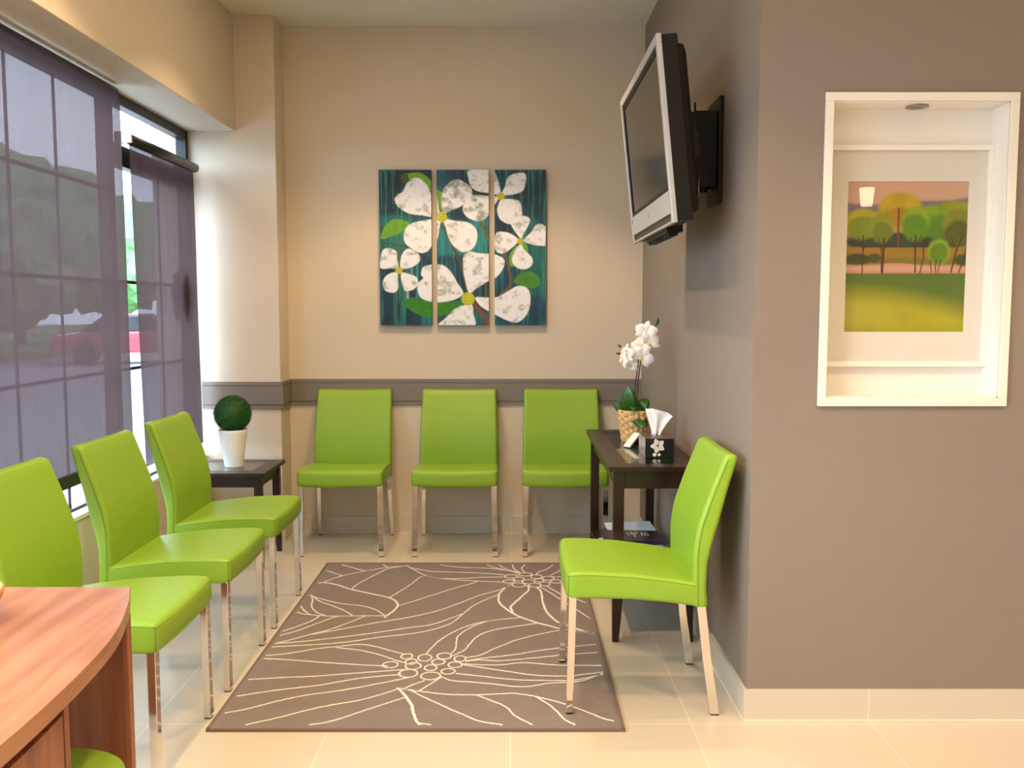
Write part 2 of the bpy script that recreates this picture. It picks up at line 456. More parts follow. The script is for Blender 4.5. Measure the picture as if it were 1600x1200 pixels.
def car(x, y, rz, col, col_name, label):
    t = thing('parked_car', label, 'car', (x, y, -0.18), rz, 'cars in the parking lot')
    body = mat('car_paint_' + col_name, col, 0.25, coat=1.0)
    prof = [(-2.2, 0.35), (-2.25, 0.62), (-2.1, 0.82), (-1.35, 0.92), (1.1, 0.95), (2.05, 0.80), (2.22, 0.6), (2.2, 0.32)]
    m = MB(); rg = []
    for yy, k in ((-0.86, 0.94), (-0.82, 1), (0.82, 1), (0.86, 0.94)):
        rg.append([(px * k, yy, pz if pz < 0.5 else pz - (0.03 if k < 1 else 0)) for px, pz in prof])
    m.rings(rg, 0, False); m.build('car_body', body, t, bevel=0.03)
    cab = [(-1.5, 0.9), (-0.85, 1.38), (0.55, 1.40), (1.2, 0.92)]
    m = MB(); m.rings([[(px * k, yy, pz) for px, pz in cab] for yy, k in ((-0.74, 1), (0.74, 1))], 0, False)
    m.build('car_windows', mat('car_glass_' + col_name, srgb(30, 36, 42), 0.08), t, bevel=0.05)
    MB().box(-0.8, 0.5, -0.68, 0.68, 1.37, 1.43).build('car_roof', body, t, bevel=0.03)
    for wx in (-1.35, 1.35):
        for wy in (-0.80, 0.80):
            M = MB(); M.rings([[(wx + r * math.cos(a * PI / 12), wy + d, 0.32 + r * math.sin(a * PI / 12)) for a in range(24)] for r, d in ((0.2, -0.11), (0.32, -0.09), (0.32, 0.09), (0.2, 0.11))], 0, True)
            M.build('wheel', RUBBER, t)
car(-10.9, 26.5, R(20), srgb(178, 22, 40), 'red', 'red parked car showing in the gap between the blinds')
car(-12.0, 14.0, R(15), srgb(190, 200, 212), 'silver', 'silver parked car behind the wide blind')

# ------------------------------------------------------------ recessed ceiling lamps
RING = mat('lamp_ring', srgb(225, 222, 215), 0.4)
GLOW = mat('lamp_glow', (1, 1, 1, 1), 0.5, emit=(WARM[0], WARM[1], WARM[2], 1), estr=12)
dl = thing('ceiling_downlight', 'round recessed ceiling lamp, first along the window side', 'lamp', (LAMP_SPOTS[0][0], LAMP_SPOTS[0][1], ZC), 0, 'recessed ceiling lamps')
m = MB(); m.lathe([(0.050, 0.0), (0.075, -0.0), (0.075, -0.006), (0.058, -0.010), (0.050, -0.002)], seg=40, cap=False); m.build('trim_ring', RING, dl)
m = MB(); m.lathe([(0.0005, -0.003), (0.051, -0.003)], seg=32, cap=False); m.build('lamp_glass', GLOW, dl, recalc=False)
for i, (x, y) in enumerate(LAMP_SPOTS):
    o = dl if i == 0 else copy_tree(dl)
    o.location = (x, y, ZC)
    o['label'] = 'round recessed ceiling lamp ' + ['nearest the corner pillar in the row along the window', 'above the chairs, second from the pillar along the window', 'above the desk, third from the pillar along the window', 'last in the row along the window, above the camera side',
        'in front of the flower panels', 'over the near edge of the rug', 'over the open floor behind the rug', 'nearest the niche, on its left side', 'nearest the niche, on its right side', 'behind the one left of the niche', 'behind the one right of the niche', 'farthest from the flower panels'][i]
    L = bpy.data.lights.new('downlight', 'SPOT'); L.energy = LAMP_W * (0.62 if i < 3 else 1.35 if i == 4 else 1.0); L.color = WARM
    L.spot_size = R(112); L.spot_blend = 0.3; L.shadow_soft_size = 0.025
    lo = bpy.data.objects.new('downlight_lamp', L); C.objects.link(lo); lo.parent = o; lo.location = (0, 0, -0.03)
    A = bpy.data.lights.new('downlight_face', 'AREA'); A.shape = 'DISK'; A.size = 0.10; A.energy = FACE_W; A.color = WARM
    ao = bpy.data.objects.new('downlight_face', A); C.objects.link(ao); ao.parent = o; ao.location = (0, 0, -0.014)

# pendant lamp behind the camera (it shows as a reflection in the picture glass)
pt = thing('pendant_lamp', 'small glowing glass pendant lamp over the reception, mirrored in the picture glass', 'lamp', (2.57, -0.5, 2.12))
MB().lathe([(0.040, 0.02), (0.052, 0.145), (0.048, 0.15)], seg=28).build('lamp_shade', mat('pendant_glow', (1, 1, 1, 1), 0.4, emit=(1, 0.80, 0.52, 1), estr=14), pt)
MB().tube([(0, 0, 0.15), (0, 0, ZC - 2.12)], 0.004, 8).build('cord', RUBBER, pt)
MB().lathe([(0.03, 0.149), (0.03, 0.17), (0.012, 0.18)], seg=20).build('cap', RUBBER, pt)

# ------------------------------------------------------------ chairs
def rrect(cx, w, a0, a1, rad, n=5):
    """rounded rectangle loop in (x, b); returns list of (x, b)"""
    pts = []
    h = abs(a1 - a0) / 2; cy = (a0 + a1) / 2; rad = min(rad, h * 0.98, w * 0.98)
    for (sx, sy, s0) in ((1, 1, 0), (-1, 1, PI / 2), (-1, -1, PI), (1, -1, 1.5 * PI)):
        for k in range(n + 1):
            a = s0 + (PI / 2) * k / n
            pts.append((cx + sx * (w - rad) + rad * math.cos(a), cy + sy * (h - rad) + rad * math.sin(a)))
        # straight subdivisions towards the next corner
        nx, ny = {(1, 1): (-1, 1), (-1, 1): (-1, -1), (-1, -1): (1, -1), (1, -1): (1, 1)}[(sx, sy)]
        ea = s0 + PI / 2
        p0 = (pts[-1]); p1 = (cx + nx * (w - rad) + rad * math.cos(ea), cy + ny * (h - rad) + rad * math.sin(ea))
        m = 9 if sy == ny else 2
        for k in range(1, m + 1): pts.append((p0[0] + (p1[0] - p0[0]) * k / (m + 1), p0[1] + (p1[1] - p0[1]) * k / (m + 1)))
    return pts

def interp(tab, t):
    for (a, va), (b, vb) in zip(tab, tab[1:]):
        if t <= b: 
            k = (t - a) / (b - a); return va + (vb - va) * k
    return tab[-1][1]

def make_chair():
    t = thing('waiting_chair', 'x', 'chair')
    # seat: loft from front to rear
    top = [(-0.275, 0.494), (-0.20, 0.498), (-0.05, 0.492), (0.08, 0.478), (0.20, 0.460)]
    bot = [(-0.275, 0.402), (-0.18, 0.404), (-0.05, 0.404), (0.07, 0.394), (0.20, 0.378)]
    wid = [(-0.275, 0.243), (0.20, 0.232)]
    m = MB(); rg = []
    st = [(-0.275, 0.030), (-0.2735, 0.018), (-0.268, 0.008), (-0.258, 0.001), (-0.245, 0)] + [(-0.245 + 0.445 * k / 14, 0) for k in range(1, 15)]
    for y, ins in st:
        zt, zb, ww = interp(top, y), interp(bot, y), interp(wid, y)
        loop = []
        for x, z in rrect(0, ww - ins * 0.55, zb + ins * 0.8, zt - ins * 0.8, 0.014):
            q = (x / ww)
            if z > (zt + zb) / 2: z -= 0.006 * (1 - q * q) * (1 if y > -0.24 else 0.5)
            else: z -= 0.008 * (1 - q * q) * (1 if y > -0.26 else 0.6)
            yy = y - (0.006 * (1 - q * q) if y < -0.2 else 0)
            loop.append((x, yy, z))
        rg.append(loop)
    m.rings(rg, 0, True)
    sl = []
    f = lambda x, y, dz=0: (x, y, interp(top, y) - 0.011 + dz)
    for k in range(13): y = 0.18 - 0.435 * k / 12; sl.append(f(interp(wid, y) - 0.0015, y))
    for k in range(13):
        x = 0.236 - 0.472 * k / 12; q = x / 0.243; sl.append((x, -0.2712 - 0.006 * (1 - q * q), 0.482 - 0.004 * (1 - q * q)))
    for k in range(13): y = -0.255 + 0.435 * k / 12; sl.append(f(-interp(wid, y) + 0.0015, y))
    m.tube(sl, 0.0016, 5, 1)
    for s in (-1, 1): m.tube([(s * 0.2385, -0.2675, 0.482), (s * 0.239, -0.268, 0.45), (s * 0.2385, -0.2675, 0.412)], 0.0012, 5, 1)
    m.build('seat', [GREEN, SEAM], t)
    # backrest: loft from bottom to top
    rear = [(0.378, 0.212), (0.45, 0.205), (0.53, 0.206), (0.60, 0.220), (0.667, 0.238), (0.78, 0.265), (0.905, 0.300)]
    frnt = [(0.378, 0.160), (0.45, 0.157), (0.56, 0.154), (0.62, 0.160), (0.667, 0.169), (0.764, 0.200), (0.915, 0.256)]
    wd = [(0.378, 0.233), (0.50, 0.234), (0.70, 0.231), (0.90, 0.226)]
    m = MB(); rg = []
    zs = [(0.378, 0.012), (0.381, 0.004), (0.386, 0)] + [(0.386 + (0.892 - 0.386) * k / 22, 0) for k in range(1, 23)] + [(0.899, 0.003), (0.904, 0.008), (0.907, 0.015), (0.908, 0.020)]
    for z, ins in zs:
        a, b_, ww = interp(frnt, z), interp(rear, z), interp(wd, z)
        loop = []
        for x, y in rrect(0, ww - ins * 0.7, a + ins * 0.8, b_ - ins * 0.8, 0.016):
            q = x / ww
            if y < (a + b_) / 2: y += 0.012 * (1 - q * q) * (1 if 0.4 < z < 0.9 else 0.6)
            else: y += 0.006 * (1 - q * q)
            # top edge dips slightly in the middle
            zz = z - (0.008 * (1 - q * q) * max(0, (z - 0.75) / 0.158) ** 2)
            loop.append((x, y, zz))
        rg.append(loop)
    m.rings(rg, 0, True)
    for s in (-1, 1):
        m.tube([(s * (interp(wd, z) + 0.0002), interp(frnt, z) + 0.017, z) for z in [0.385 + 0.505 * k / 16 for k in range(17)]], 0.0013, 5, 1)
    m.tube([(x, 0.272 + 0.004 * (1 - (x / 0.21) ** 2), 0.9055 - 0.008 * (1 - (x / 0.226) ** 2)) for x in [-0.212 + 0.424 * k / 12 for k in range(13)]], 0.0012, 5, 1)
    m.build('backrest', [GREEN, SEAM], t)
    def leg(s, P):
        # P: list of (yc, z, halfx, halfy, xc)
        m = MB(); m.rings([[(s * xc - hx, yc - hy, z), (s * xc + hx, yc - hy, z), (s * xc + hx, yc + hy, z), (s * xc - hx, yc + hy, z)] for yc, z, hx, hy, xc in P], 0, False)
        o = m.build('leg', CHROME, t, bevel=0.002); o['label'] = 'chrome leg'
        yc, z, hx, hy, xc = P[-1]
        f = MB().box(s * xc - hx + 0.001, s * xc + hx - 0.001, yc - hy + 0.001, yc + hy - 0.001, 0.0, 0.006).build('foot_cap', RUBBER, o)
        f['label'] = 'black foot cap'
    for s in (-1, 1):
        leg(s, [(-0.252, 0.410, 0.016, 0.013, 0.222), (-0.253, 0.2, 0.0155, 0.0125, 0.225), (-0.255, 0.004, 0.015, 0.012, 0.228)])
    for s in (-1, 1):
        leg(s, [(0.190, 0.386, 0.013, 0.015, 0.214), (0.215, 0.2, 0.012, 0.015, 0.219), (0.248, 0.004, 0.011, 0.0155, 0.224)])
    return t

chair = make_chair()
CH = [(-0.966, 5.300, 0, 'left of the three under the flower panels', 'back'),
      (-0.323, 5.300, 0, 'middle one of the three under the flower panels', 'back'),
      (0.301, 5.300, 0, 'against the back wall, partly behind the tall dark table', 'back'),
      (-1.300, 4.125, PI / 2, 'at the window beside the low dark table', 'window'),
      (-1.297, 3.465, PI / 2, 'middle one of the three along the window', 'window'),
      (-1.296, 2.790, PI / 2, 'at the window, partly hidden by the desk', 'window'),
      (0.452, 3.265, -PI / 2, 'seen from the side on the right edge of the rug', 'side')]
for i, (x, y, rz, l, g) in enumerate(CH):
    o = chair if i == 0 else copy_tree(chair)
    o.location = (x, y, 0); o.rotation_euler = (0, 0, rz)
    if g == 'side': o.location.z = 0.005; o.rotation_euler.x = -0.018   # front feet stand on the rug
    o['label'] = 'lime green leather chair ' + l
    o['group'] = 'lime green leather chairs around the rug'

# ------------------------------------------------------------ rug
RUG_BASE = mat('rug_pile', srgb(133, 122, 118), 0.95, spec=0.1, noise=0.10, nscale=14, bump=0.5, bscale=500)
RUG_LINE = mat('rug_line_yarn', srgb(232, 226, 214), 0.95, spec=0.1, bump=0.4, bscale=400)
RUG_EDGE = mat('rug_binding', srgb(120, 104, 96), 0.9, spec=0.1)
RUG_LINES = [
 (0, [(-0.99, 4.747), (-0.885, 4.648)]),
 (0, [(-0.927, 4.853), (-0.782, 4.734)]),
 (0, [(-0.702, 4.853), (-0.669, 4.802)]),
 (0, [(-0.963, 4.526), (-0.929, 4.591), (-0.885, 4.648), (-0.782, 4.734), (-0.669, 4.802), (-0.603, 4.821), (-0.567, 4.834)]),
 (1, [(-0.987, 4.526), (-0.945, 4.526), (-0.88, 4.489), (-0.797, 4.415), (-0.689, 4.349), (-0.591, 4.284), (-0.55, 4.221), (-0.537, 4.16), (-0.551, 4.081), (-0.572, 4.024), (-0.572, 3.996)]),
 (0, [(-0.798, 4.42), (-0.774, 4.526), (-0.711, 4.678), (-0.665, 4.776), (-0.595, 4.821)]),
 (0, [(-0.592, 4.288), (-0.517, 4.484), (-0.48, 4.616), (-0.448, 4.653)]),
 (0, [(-0.533, 4.17), (-0.486, 4.217), (-0.377, 4.338), (-0.268, 4.456), (-0.207, 4.512), (-0.173, 4.56)]),
 (0, [(-0.979, 4.327), (-0.955, 4.252), (-0.939, 4.16), (-0.902, 4.081), (-0.846, 4.027)]),
 (0, [(-0.987, 4.331), (-0.936, 4.284), (-0.82, 4.205), (-0.714, 4.17), (-0.641, 4.12), (-0.592, 4.052), (-0.571, 4.014)]),
 (0, [(-0.961, 4.305), (-0.919, 4.238), (-0.798, 4.124), (-0.726, 4.033)]),
 (0, [(-0.991, 4.164), (-0.956, 4.091), (-0.916, 4.039)]),
 (0, [(-0.988, 4.077), (-0.951, 4.052), (-0.883, 4.033), (-0.817, 4.024), (-0.69, 4.027), (-0.573, 4.027)]),
 (0, [(-0.997, 3.83), (-0.958, 3.87), (-0.911, 3.935), (-0.885, 3.986), (-0.875, 4.027)]),
 (0, [(-0.995, 3.779), (-0.931, 3.835), (-0.861, 3.932), (-0.807, 4.005), (-0.767, 4.027)]),
 (0, [(-0.994, 3.682), (-0.935, 3.726), (-0.861, 3.793), (-0.785, 3.861), (-0.71, 3.959), (-0.668, 4.024)]),
 (0, [(-0.861, 3.789), (-0.78, 3.835), (-0.612, 3.932), (-0.463, 4.009), (-0.344, 4.097), (-0.253, 4.2), (-0.158, 4.323), (-0.057, 4.415), (0.003, 4.519)]),
 (0, [(-0.994, 3.682), (-0.873, 3.71), (-0.762, 3.746), (-0.594, 3.809), (-0.448, 3.875), (-0.359, 3.91), (-0.284, 3.986), (-0.222, 4.058)]),
 (0, [(-0.997, 3.647), (-0.806, 3.675), (-0.695, 3.702), (-0.557, 3.759), (-0.439, 3.798), (-0.353, 3.844), (-0.274, 3.923), (-0.222, 4.058), (-0.185, 4.16), (-0.122, 4.263), (-0.062, 4.338)]),
 (0, [(-0.994, 3.553), (-0.909, 3.574), (-0.796, 3.629), (-0.72, 3.65), (-0.632, 3.675), (-0.558, 3.647), (-0.476, 3.593), (-0.427, 3.563)]),
 (0, [(-0.724, 3.639), (-0.621, 3.609), (-0.527, 3.556), (-0.464, 3.505), (-0.417, 3.476)]),
 (0, [(-0.997, 3.522), (-0.882, 3.508), (-0.709, 3.476), (-0.596, 3.458), (-0.484, 3.445)]),
 (0, [(-1.001, 3.316), (-0.892, 3.331), (-0.737, 3.349), (-0.583, 3.38), (-0.414, 3.411)]),
 (0, [(-1.002, 3.168), (-0.863, 3.22), (-0.719, 3.263), (-0.574, 3.327), (-0.42, 3.366)]),
 (0, [(-1.002, 3.031), (-0.921, 3.066), (-0.838, 3.124), (-0.75, 3.174), (-0.608, 3.226), (-0.464, 3.295), (-0.375, 3.344)]),
 (0, [(-0.894, 2.924), (-0.804, 2.992), (-0.722, 3.048), (-0.634, 3.096), (-0.542, 3.136), (-0.451, 3.201), (-0.419, 3.232)]),
 (0, [(-0.681, 2.922), (-0.609, 2.971), (-0.526, 3.04), (-0.439, 3.113), (-0.38, 3.162)]),
 (0, [(-0.425, 3.238), (-0.394, 3.238), (-0.379, 3.257), (-0.327, 3.307)]),
 (1, [(-0.417, 3.232), (-0.381, 3.165), (-0.352, 3.09), (-0.346, 3.057), (-0.323, 2.971), (-0.306, 2.919)]),
 (0, [(-0.312, 2.955), (-0.271, 2.919)]),
 (0, [(-0.407, 3.232), (-0.375, 3.226), (-0.343, 3.213), (-0.307, 3.269), (-0.266, 3.34)]),
 (0, [(-0.407, 3.238), (-0.375, 3.22), (-0.274, 3.119), (-0.174, 3.024), (-0.11, 2.971), (-0.031, 2.917)]),
 (0, [(-0.343, 3.213), (-0.244, 3.186), (-0.132, 3.18), (-0.041, 3.189), (0.009, 3.192), (0.075, 3.171), (0.134, 3.138), (0.182, 3.107), (0.265, 3.035), (0.309, 2.992), (0.345, 2.971)]),
 (0, [(-0.132, 3.18), (-0.086, 3.142), (-0.02, 3.079), (0.009, 3.013), (0.069, 2.914)]),
 (0, [(0.085, 3.165), (0.132, 3.096), (0.159, 3.035), (0.18, 2.981), (0.213, 2.914)]),
 (0, [(-0.272, 3.346), (-0.227, 3.307), (-0.147, 3.292), (-0.068, 3.275), (0.01, 3.253), (0.061, 3.253), (0.103, 3.269), (0.14, 3.284), (0.246, 3.298), (0.301, 3.333), (0.347, 3.373)]),
 (0, [(-0.215, 3.373), (-0.123, 3.349), (-0.017, 3.32), (0.062, 3.31), (0.167, 3.307), (0.22, 3.307), (0.274, 3.327), (0.347, 3.366)]),
 (0, [(-0.19, 3.458), (-0.099, 3.423), (-0.017, 3.393), (0.074, 3.36), (0.143, 3.35), (0.223, 3.35), (0.277, 3.366), (0.349, 3.386)]),
 (0, [(-0.199, 3.469), (-0.127, 3.458), (-0.045, 3.458), (0.038, 3.479), (0.093, 3.472), (0.175, 3.455), (0.257, 3.452), (0.35, 3.452)]),
 (0, [(-0.183, 3.491), (-0.129, 3.508), (-0.062, 3.498), (0.01, 3.509), (0.094, 3.53), (0.208, 3.559), (0.346, 3.586)]),
 (0, [(-0.184, 3.498), (-0.102, 3.53), (0.011, 3.563), (0.096, 3.601), (0.183, 3.632), (0.271, 3.655), (0.348, 3.675)]),
 (0, [(-0.186, 3.531), (-0.13, 3.556), (-0.075, 3.624), (-0.018, 3.686), (0.011, 3.718), (0.101, 3.784), (0.212, 3.844), (0.254, 3.844), (0.342, 3.806)]),
 (0, [(-0.346, 3.571), (-0.334, 3.624), (-0.302, 3.726), (-0.243, 3.835), (-0.174, 3.914), (-0.082, 3.968), (0.037, 4.005)]),
 (0, [(-0.245, 3.578), (-0.231, 3.632), (-0.233, 3.71), (-0.228, 3.776), (-0.184, 3.87), (-0.131, 3.935), (-0.082, 3.972)]),
 (0, [(-0.248, 3.541), (-0.195, 3.609), (-0.176, 3.678), (-0.139, 3.784), (-0.068, 3.852), (0.011, 3.887), (0.117, 3.932)]),
 (1, [(-0.008, 4.507), (-0.056, 4.371), (-0.065, 4.273), (-0.054, 4.19), (-0.007, 4.081), (0.043, 4.005), (0.117, 3.932), (0.165, 3.896), (0.213, 3.861), (0.284, 3.835), (0.348, 3.806)]),
 (1, [(0.08, 4.484), (0.082, 4.404), (0.047, 4.305), (0.006, 4.19), (-0.007, 4.14), (0.006, 4.071)]),
 (1, [(0.125, 4.449), (0.144, 4.371), (0.146, 4.221), (0.16, 4.081), (0.194, 3.968), (0.217, 3.932), (0.263, 3.878), (0.309, 3.835), (0.351, 3.801)]),
 (0, [(0.139, 4.456), (0.185, 4.371), (0.24, 4.246), (0.275, 4.17), (0.352, 3.992)]),
 (0, [(0.175, 4.473), (0.245, 4.331), (0.302, 4.273), (0.354, 4.211)]),
 (0, [(-0.568, 4.84), (-0.552, 4.802), (-0.507, 4.734), (-0.455, 4.658), (-0.385, 4.608), (-0.275, 4.574), (-0.166, 4.555), (-0.044, 4.536)]),
 (0, [(-0.552, 4.802), (-0.432, 4.729), (-0.32, 4.716), (-0.171, 4.698), (-0.038, 4.665)]),
 (0, [(-0.455, 4.658), (-0.371, 4.603), (-0.24, 4.603), (-0.154, 4.621), (-0.03, 4.628)]),
 (0, [(-0.39, 4.853), (-0.273, 4.802), (-0.129, 4.786), (-0.023, 4.742), (0.029, 4.691)]),
 (0, [(-0.138, 4.853), (-0.084, 4.794), (0.043, 4.696)]),
 (0, [(-0.07, 4.853), (-0.039, 4.786), (0.051, 4.691)]),
 (0, [(0.003, 4.853), (0.01, 4.781), (0.043, 4.703)]),
 (0, [(0.071, 4.853), (0.052, 4.781), (0.069, 4.703)]),
 (0, [(0.224, 4.853), (0.186, 4.768), (0.14, 4.716), (0.127, 4.653)]),
 (0, [(0.266, 4.848), (0.253, 4.742), (0.197, 4.653)]),
 (0, [(0.314, 4.653), (0.254, 4.628), (0.196, 4.633)]),
 (0, [(0.337, 4.567), (0.278, 4.55), (0.253, 4.55)]),
]
RUG_RINGS = [
 (-0.005,4.638,0.033,0.030),
 (-0.015,4.550,0.030,0.028),
 (0.069,4.673,0.035,0.030),
 (0.127,4.633,0.029,0.032),
 (0.035,4.591,0.028,0.032),
 (0.187,4.604,0.029,0.034),
 (0.085,4.543,0.032,0.034),
 (0.166,4.508,0.027,0.035),
 (0.034,4.489,0.034,0.035),
 (0.116,4.485,0.031,0.033),
 (0.225,4.550,0.028,0.031),
 (0.139,4.567,0.025,0.029),
 (-0.348,3.530,0.027,0.035),
 (-0.272,3.548,0.029,0.032),
 (-0.207,3.520,0.023,0.029),
 (-0.291,3.487,0.026,0.028),
 (-0.223,3.458,0.027,0.028),
 (-0.316,3.428,0.023,0.028),
 (-0.246,3.393,0.026,0.027),
 (-0.309,3.349,0.037,0.036),
 (-0.397,3.373,0.035,0.038),
 (-0.386,3.446,0.030,0.034),
 (-0.399,3.490,0.022,0.026),
 (-0.422,3.545,0.023,0.027),
 (-0.477,3.458,0.029,0.031),
]

def ribbon(m, pts, wdt, z, closed=False, rr=None):
    n = len(pts); a = []; b_ = []
    for i in range(n):
        p0 = pts[(i - 1) % n] if closed else pts[max(i - 1, 0)]
        p1 = pts[(i + 1) % n] if closed else pts[min(i + 1, n - 1)]
        dx, dy = p1[0] - p0[0], p1[1] - p0[1]; l = math.hypot(dx, dy) or 1
        nx, ny = -dy / l, dx / l; h = wdt * 0.5 * (1 + 0.18 * rr.uniform(-1, 1)); j = 0.0012 * rr.uniform(-1, 1)
        a.append((pts[i][0] + nx * (h + j), pts[i][1] + ny * (h + j), z)); b_.append((pts[i][0] - nx * (h - j), pts[i][1] - ny * (h - j), z))
    fs = [(i, (i + 1) % n, n + (i + 1) % n, n + i) for i in range(n if closed else n - 1)]
    vs = a + b_; k = len(vs)
    vs = vs + [(x, y, z - 0.002) for x, y, z in vs]
    for i in range(n if closed else n - 1):
        i2 = (i + 1) % n
        fs.append((i, i2, k + i2, k + i)); fs.append((n + i, n + i2, k + n + i2, k + n + i))
    m.add(vs, fs, 1)
def rug():
    X0, X1, Y0, Y1 = -1.012, 0.372, 2.912, 4.888
    m = MB(); rr = random.Random(4)
    m.box(X0, X1, Y0, Y1, 0.001, 0.0080, 0)
    for (xa, xb, ya, yb) in ((X0 - .004, X1 + .004, Y0 - .004, Y0 + .006), (X0 - .004, X1 + .004, Y1 - .006, Y1 + .004), (X0 - .004, X0 + .006, Y0, Y1), (X1 - .006, X1 + .004, Y0, Y1)):
        m.box(xa, xb, ya, yb, 0.0, 0.0095, 2)
    for wc, pts in RUG_LINES:
        pts = [(min(X1 - .02, max(X0 + .02, x)), min(Y1 - .015, max(Y0 + .03, y))) for x, y in pts]
        pts = [p_ for i_, p_ in enumerate(pts) if i_ == 0 or math.hypot(p_[0] - pts[i_ - 1][0], p_[1] - pts[i_ - 1][1]) > 0.012]
        if len(pts) < 2: continue
        sp = smooth_line(pts, 10)
        ribbon(m, sp, 0.0100 if wc else 0.0060, 0.0094, False, rr)
    for x, y, rx, ry in RUG_RINGS:
        if x + rx > X1 - 0.01: continue
        ribbon(m, [(x + rx * math.cos(a * PI / 16), y + ry * math.sin(a * PI / 16)) for a in range(32)], 0.0060, 0.0096, True, rr)
    o = m.build('area_rug', [RUG_BASE, RUG_LINE, RUG_EDGE], recalc=False)
    bm = bmesh.new(); bm.from_mesh(o.data)
    for f in bm.faces:
        if f.material_index == 1 and abs(f.normal.z) > 0.5 and f.normal.z < 0: f.normal_flip()
    bm.to_mesh(o.data); bm.free()
    tag(o, 'taupe rug with cream line-drawn flowers lying on the tile floor', 'rug')
rug()

# ------------------------------------------------------------ tables
def table(name, label, x0, x1, y0, y1, h, leg_w, border, apron, shelf=None, ins=0.022):
    cx, cy = (x0 + x1) / 2, (y0 + y1) / 2; a, b_ = (x1 - x0) / 2, (y1 - y0) / 2
    t = thing(name, label, 'table', (cx, cy, 0))
    th = 0.022; m = MB()
    m.box(-a, a, -b_, -b_ + border, h - th, h); m.box(-a, a, b_ - border, b_, h - th, h)
    m.box(-a, -a + border, -b_ + border, b_ - border, h - th, h); m.box(a - border, a, -b_ + border, b_ - border, h - th, h)
    m.build('tabletop', ESPRESSO, t, bevel=0.002)
    o = MB().box(-a + border, a - border, -b_ + border, b_ - border, h - 0.008, h - 0.001).build('glass_inset', TGLASS, t); o['label'] = 'glass panel'
    m = MB(); q = ins + 0.012; z0, z1 = h - th - apron, h - th
    m.box(-a + q, a - q, -b_ + q, -b_ + q + 0.018, z0, z1); m.box(-a + q, a - q, b_ - q - 0.018, b_ - q, z0, z1)
    m.box(-a + q, -a + q + 0.018, -b_ + q, b_ - q, z0, z1); m.box(a - q - 0.018, a - q, -b_ + q, b_ - q, z0, z1)
    m.build('apron', ESPRESSO, t)
    for sx in (-1, 1):
        for sy in (-1, 1):
            X, Y = sx * (a - ins - leg_w / 2), sy * (b_ - ins - leg_w / 2); hw = leg_w / 2; m = MB()
            rg = []
            for z, k in ((0, 0.62), (0.20, 1), (h - th, 1)):
                ox, oy = sx * hw * (1 - k), sy * hw * (1 - k)
                rg.append([(X + ox - hw * k, Y + oy - hw * k, z), (X + ox + hw * k, Y + oy - hw * k, z), (X + ox + hw * k, Y + oy + hw * k, z), (X + ox - hw * k, Y + oy + hw * k, z)])
            m.rings(rg, 0, False); m.build('leg', ESPRESSO, t, bevel=0.002)
    if shelf:
        MB().box(-a + ins + 0.004, a - ins - 0.004, -b_ + ins + 0.01, b_ - ins - 0.01, shelf - 0.02, shelf).build('lower_shelf', ESPRESSO, t, bevel=0.002)
    return t
TAY1 = 4.865
table('console_table', 'tall dark wood console table with a glass inset along the taupe wall', 0.400, 0.783, 3.700, TAY1, 0.75, 0.044, 0.085, 0.075, 0.213)
table('end_table', 'low dark wood end table with a glass inset in the window corner', -1.805, -1.312, 4.752, 5.205, 0.53, 0.040, 0.085, 0.060)

# ------------------------------------------------------------ topiary on the end table
tp = thing('potted_topiary', 'round green topiary ball in a tall white pot on the low table', 'plant', (-1.540, 4.98, 0.53))
POTW = mat('white_ceramic', srgb(244, 242, 236), 0.3)
MB().lathe([(0.0, 0.0), (0.049, 0.0), (0.051, 0.004), (0.060, 0.08), (0.0735, 0.185), (0.0775, 0.203), (0.076, 0.206), (0.073, 0.204), (0.070, 0.19), (0.0, 0.185)], seg=48, cap=False).build('pot', POTW, tp)
TOPI = mat('topiary_leaves', srgb(38, 92, 30), 0.6, noise=0.45, nscale=40)
m = MB(); rr = random.Random(11); zc = 0.292; br = 0.098
m.lathe([(0.0005, zc - br * 0.96)] + [(br * 0.96 * math.sin(a * PI / 14), zc - br * 0.96 * math.cos(a * PI / 14)) for a in range(1, 14)] + [(0.0005, zc + br * 0.96)], seg=28, cap=False)
for k in range(5200):
    z = 1 - 2 * (k + 0.5) / 5200; th = k * 2.39996; r_ = math.sqrt(1 - z * z)
    n = Vector((r_ * math.cos(th), r_ * math.sin(th), z)); n = (n + Vector([rr.uniform(-.25, .25) for _ in range(3)]) * 0.12).normalized()
    d = (n + Vector([rr.uniform(-1, 1) for _ in range(3)]) * 0.55).normalized()
    s = n.cross(Vector((rr.uniform(-1, 1), rr.uniform(-1, 1), rr.uniform(-1, 1)))).normalized() * 0.0016
    p = n * (br * 0.94) + Vector((0, 0, zc)); q = p + d * rr.uniform(0.010, 0.018)
    m.add([p - s, p + s, q], [(0, 1, 2)], 0)
m.build('foliage', TOPI, tp, recalc=False)

